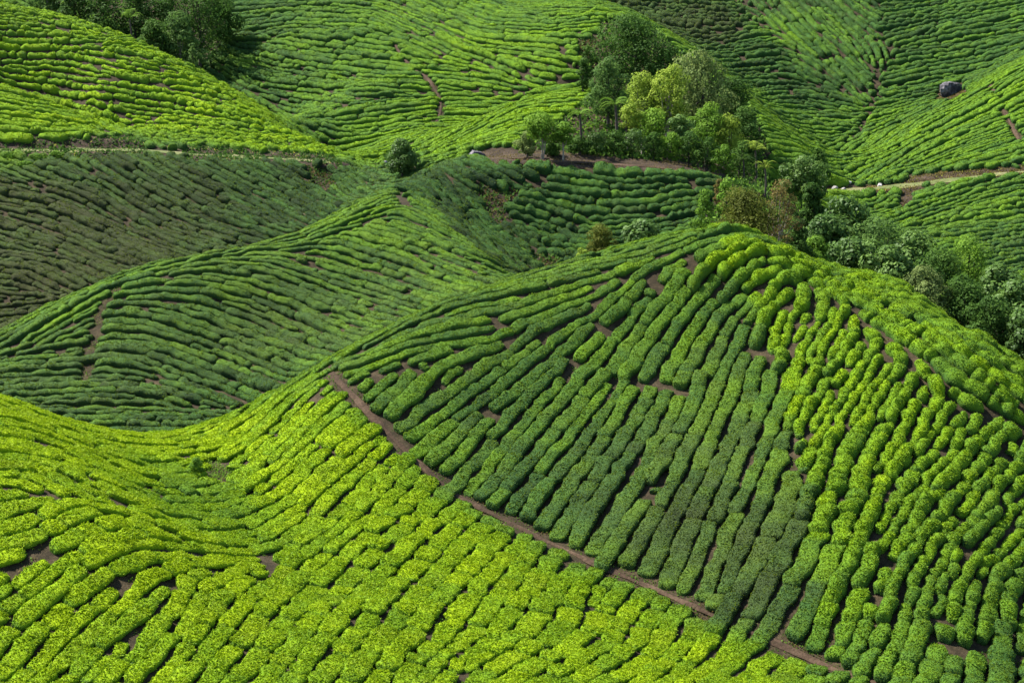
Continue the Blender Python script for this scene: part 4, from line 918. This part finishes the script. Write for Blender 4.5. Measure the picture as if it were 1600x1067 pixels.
make_fern("tree_fern", "tree fern", "dark tree fern with thin trunk standing in the gully tea", 1294, 246, 311, 16, 9, 'dark', stemr=.14)
# shrubs on the mound's back
T("shrub", "shrub", "yellow olive shrub peeping over the mound's crest", 938, 166, 350, 54, 'olive', .14, 2600, .35, 13)
T("shrub", "shrub", "small yellow shrub at the crest left of the olive shrub", 908, 163, 386, 30, 'yellow', .13, 900, .2, 7)
T("shrub", "shrub", "glossy big leaved shrub behind the mound's crest", 1002, 167, 344, 84, 'glossy', .24, 2400, .35, 13, aspect=.75)
# dark wood behind the upper left hill
GW = "trees of the dark wood at the top left"
for (u, vt, w, D, m, lb) in [
    (312, -40, 120, 336, 'dark', "tall dark tree at the right end of the top left wood"), (262, -14, 92, 333, 'dark', "leaning dark tree in the top left wood"), (345, -20, 66, 342, 'dark', "dark tree at the wood's right border with the tea"),
    (215, -30, 80, 334, 'dark', "dark tree in the middle of the top left wood"), (165, -24, 88, 333, 'dark', "broad dark tree left in the top left wood"), (118, -40, 76, 336, 'dark', "dark tree at the left end of the top left wood"),
    (80, -45, 60, 338, 'blue', "bluish tree at the far left end of the wood"), (285, 18, 80, 326, 'blue', "lower bluish tree at the edge of the top left hill"), (245, 28, 60, 324, 'dark', "low dark tree above the top left hill crest")]:
    T("broadleaf_tree", "tree", lb, u, D, vt, w, m, .38, 3000, .04, 15, M_BARK if m == 'blue' else None, group=GW)
T("shrub", "shrub", "bluish green bush at the foot of the tall dark tree", 303, 322, 60, 28, 'blue', .26, 800, .02, 8)
make_fern("palm", "palm", "bright green palm on the crest of the top left hill", 204, 316, 22, 24, 10, 'mid', False, .14, 1.2, group="palms in the scrub")
for (u, v, w, D, lb) in [(12, 246, 34, 262, "bright round bush left of the grassy track at the photo's edge"), (60, 240, 34, 262, "bright round bush beside the grassy track"), (88, 236, 30, 262, "bright bush right of the round one by the track"), (38, 252, 26, 260, "darker bush under the bright bushes by the track")]:
    T("shrub", "shrub", lb, u, D, v, w, 'mid', .20, 900, .02, 9, group="bushes on the edge of the grassy track")
T("shrub", "shrub", "dark bush at the edge of the weedy hollow", 308, 128.5, 714, 28, 'mid', .10, 900, .02, 8)

# ------------------------------------------------------------------ rocks
def rock(u, D, wpx, hpx, label, mat, seed, sink=0.3, group=None, cat="rock"):
    x, y, z = stand(u, D); w = wpx*D/F_PX*.5; h = hpx*D/F_PX
    g = np.random.default_rng(seed); nu, nvv = 22, 13
    a, b = np.meshgrid(np.linspace(0, 2*math.pi, nu, endpoint=False), np.linspace(0.0, math.pi, nvv)); d = np.stack([np.cos(a)*np.sin(b), np.sin(a)*np.sin(b), np.cos(b)], -1).reshape(-1, 3)
    pl = g.normal(size=(9, 3)); pl /= np.linalg.norm(pl, axis=1, keepdims=True); c = 0.50+.36*g.random(9)
    r = np.min(np.where(d @ pl.T > 0.05, c/np.maximum(d @ pl.T, .05), 9), 1); r = np.minimum(r, 1.05)+0.06*noise3(d+seed, .4)
    V = d*r[:, None]*np.array([w, w*.8, h*(1+sink)*.62])+np.array([0, 0, h*(0.5-sink*.5)])
    i = np.arange(nu*nvv).reshape(nvv, nu); j = np.roll(i, -1, 1); F = np.c_[i[:-1].ravel(), i[1:].ravel(), j[1:].ravel(), j[:-1].ravel()]
    o = link("boulder" if wpx > 25 else "rock", mesh_np("rock", V, [F], mat, smooth=np.zeros(len(F), bool)), None, (x, y, z)); return tag(o, label, cat, group)
rock(1486, 340, 42, 19, "big dark boulder with pale streaks standing among the far tea rows", M_ROCK, 4, .75)
rock(744, 256, 30, 13, "grey boulder at the left end of the earth bank", M_ROCK, 8)
rock(603, 272, 10, 8, "small grey rock left of the lone round tree", M_PALE, 3)
for k, (u, D, w, lb) in enumerate([(1287, 280.5, 12, "white rock at the left end of the pale track's stones"), (1304, 280.2, 14, "largest white rock beside the pale farm track"), (1318, 280.6, 10, "small white rock right of the largest one"), (1306, 288, 8, "white rock up the washed out gully"), (1327, 283.5, 9, "white rock at the foot of the far right tea"), (1375, 283, 12, "grey rock at the track below the far right tea")]):
    rock(u, D, w*.85, w*.45, lb, M_PALE, 20+k, .25, "stones along the pale farm track")
rock(1571, 300, 5, 4, "white speck of a stone on the far right slope", M_PALE, 40)

# ------------------------------------------------------------------ ground cover
def cover(name, keys, mat, per, size, hmax, label, up=0.6, stalk=False, lift=0.0):
    m = np.zeros(MX.shape, bool)
    for k in keys: m |= PATCH[k]
    if 'grove' in keys: m &= ~PATCH['bank_m'] & ~PATCH['bank_r']
    m &= (HID < 8); J, I = np.nonzero(m); n = rt.poisson(per*MS*MS, len(J)); J = np.repeat(J, n); I = np.repeat(I, n); k = len(J)
    if not k: return
    x = mx_[I]+(rt.random(k)-.5)*MS; y = my_[J]+(rt.random(k)-.5)*MS; z = height(x, y)
    hn = np.clip(0.5+0.6*noise3(np.c_[x, y, x*0], 2.3), 0.05, 1)
    p = np.c_[x, y, z+lift+hmax*hn*rt.random(k)]; ax = rt.normal(size=(k, 3))*.6+np.array([0, 0, up]); ax /= np.linalg.norm(ax, axis=1, keepdims=True)
    sd = np.cross(ax, rt.normal(size=(k, 3))); sd /= np.linalg.norm(sd, axis=1, keepdims=True)+1e-9; s = size*(.6+.8*rt.random((k, 1)))
    wd = .12 if stalk else .45
    V = np.stack([p-ax*s*.4, p+sd*s*wd, p+ax*s*.8, p-sd*s*wd], 1).reshape(-1, 3)
    t = np.clip(.5+.35*noise3(np.c_[x, y, z]+5, 1.6)+.3*(rt.random(k)-.5), 0, 1); t = np.repeat(np.stack([t, t, t, t*0+1], -1), 4, 0)
    tag(link(name, mesh_np(name, V, [np.arange(k*4).reshape(k, 4)], LEAF[mat], t, smooth=np.zeros(k, bool))), label, None, None, "stuff")
cover("undergrowth", ('grove', 'jungle', 'wood', 'lone'), 'dark', 7, .42, 1.3, "dark leafy undergrowth below the trees")
cover("undergrowth", ('grove', 'jungle'), 'mid', 3, .36, 1.5, "lighter leafy scrub among the trees")
cover("weeds", ('hollow',), 'mid', 110, .09, .35, "green weeds filling the hollow")
cover("weeds", ('hollow',), 'brown', 60, .10, .3, "dead brown fern in the hollow", .5, True)
cover("grass", ('track_l', 'track_l2', 'track_l3', 'bank_r'), 'grass', 5, .20, .12, "tufts of grass on the track banks", 1.0, True)
cover("scrub", ('bank_m',), 'brown', 9, .26, .25, "dry brown fern on the shaded bank below the knoll", .8, True)
pw = np.zeros(MX.shape, bool)
for k in (0, 1, 2, 3):
    for a_, b_ in line_xy[k]:
        i_, j_ = int((a_+105)/MS+.5), int((b_-86)/MS+.5)
        if 1 < i_ < NMX-2 and 1 < j_ < NMY-2: pw[j_-1:j_+2, i_-1:i_+2] = True
PATCH['paths'] = pw
bs = np.zeros(MX.shape, bool)
for j_, i_ in np.argwhere(WANT & (MY < 170) & (HID < 1.0)):
    if kd.find((mx_[i_], my_[j_], 0))[2] > 0.72: bs[j_, i_] = True
PATCH['bare'] = bs
cover("leaf_litter", ('bare',), 'brown', 38, .085, .05, "dry prunings lying on bare soil between the hedges", .15)
cover("weeds", ('bare',), 'mid', 16, .11, .18, "small weeds on bare soil between the hedges", .8)
cover("leaf_litter", ('paths',), 'brown', 30, .09, .06, "dry leaves and clippings strewn along the paths", .2)
cover("weeds", ('paths',), 'mid', 22, .10, .16, "small weeds along the path edges", .9)
cover("leaf_litter", ('slip1', 'slip2', 'slip3', 'slip4', 'bank_r', 'boulder', 'gully'), 'brown', 22, .2, .12, "dry leaf litter on the bare banks", .3)
cover("scrub", ('track_l', 'track_l2', 'track_l3', 'slip1', 'slip2', 'slip3', 'gully'), 'dark', 14, .3, .35, "low weeds creeping over the bare banks")
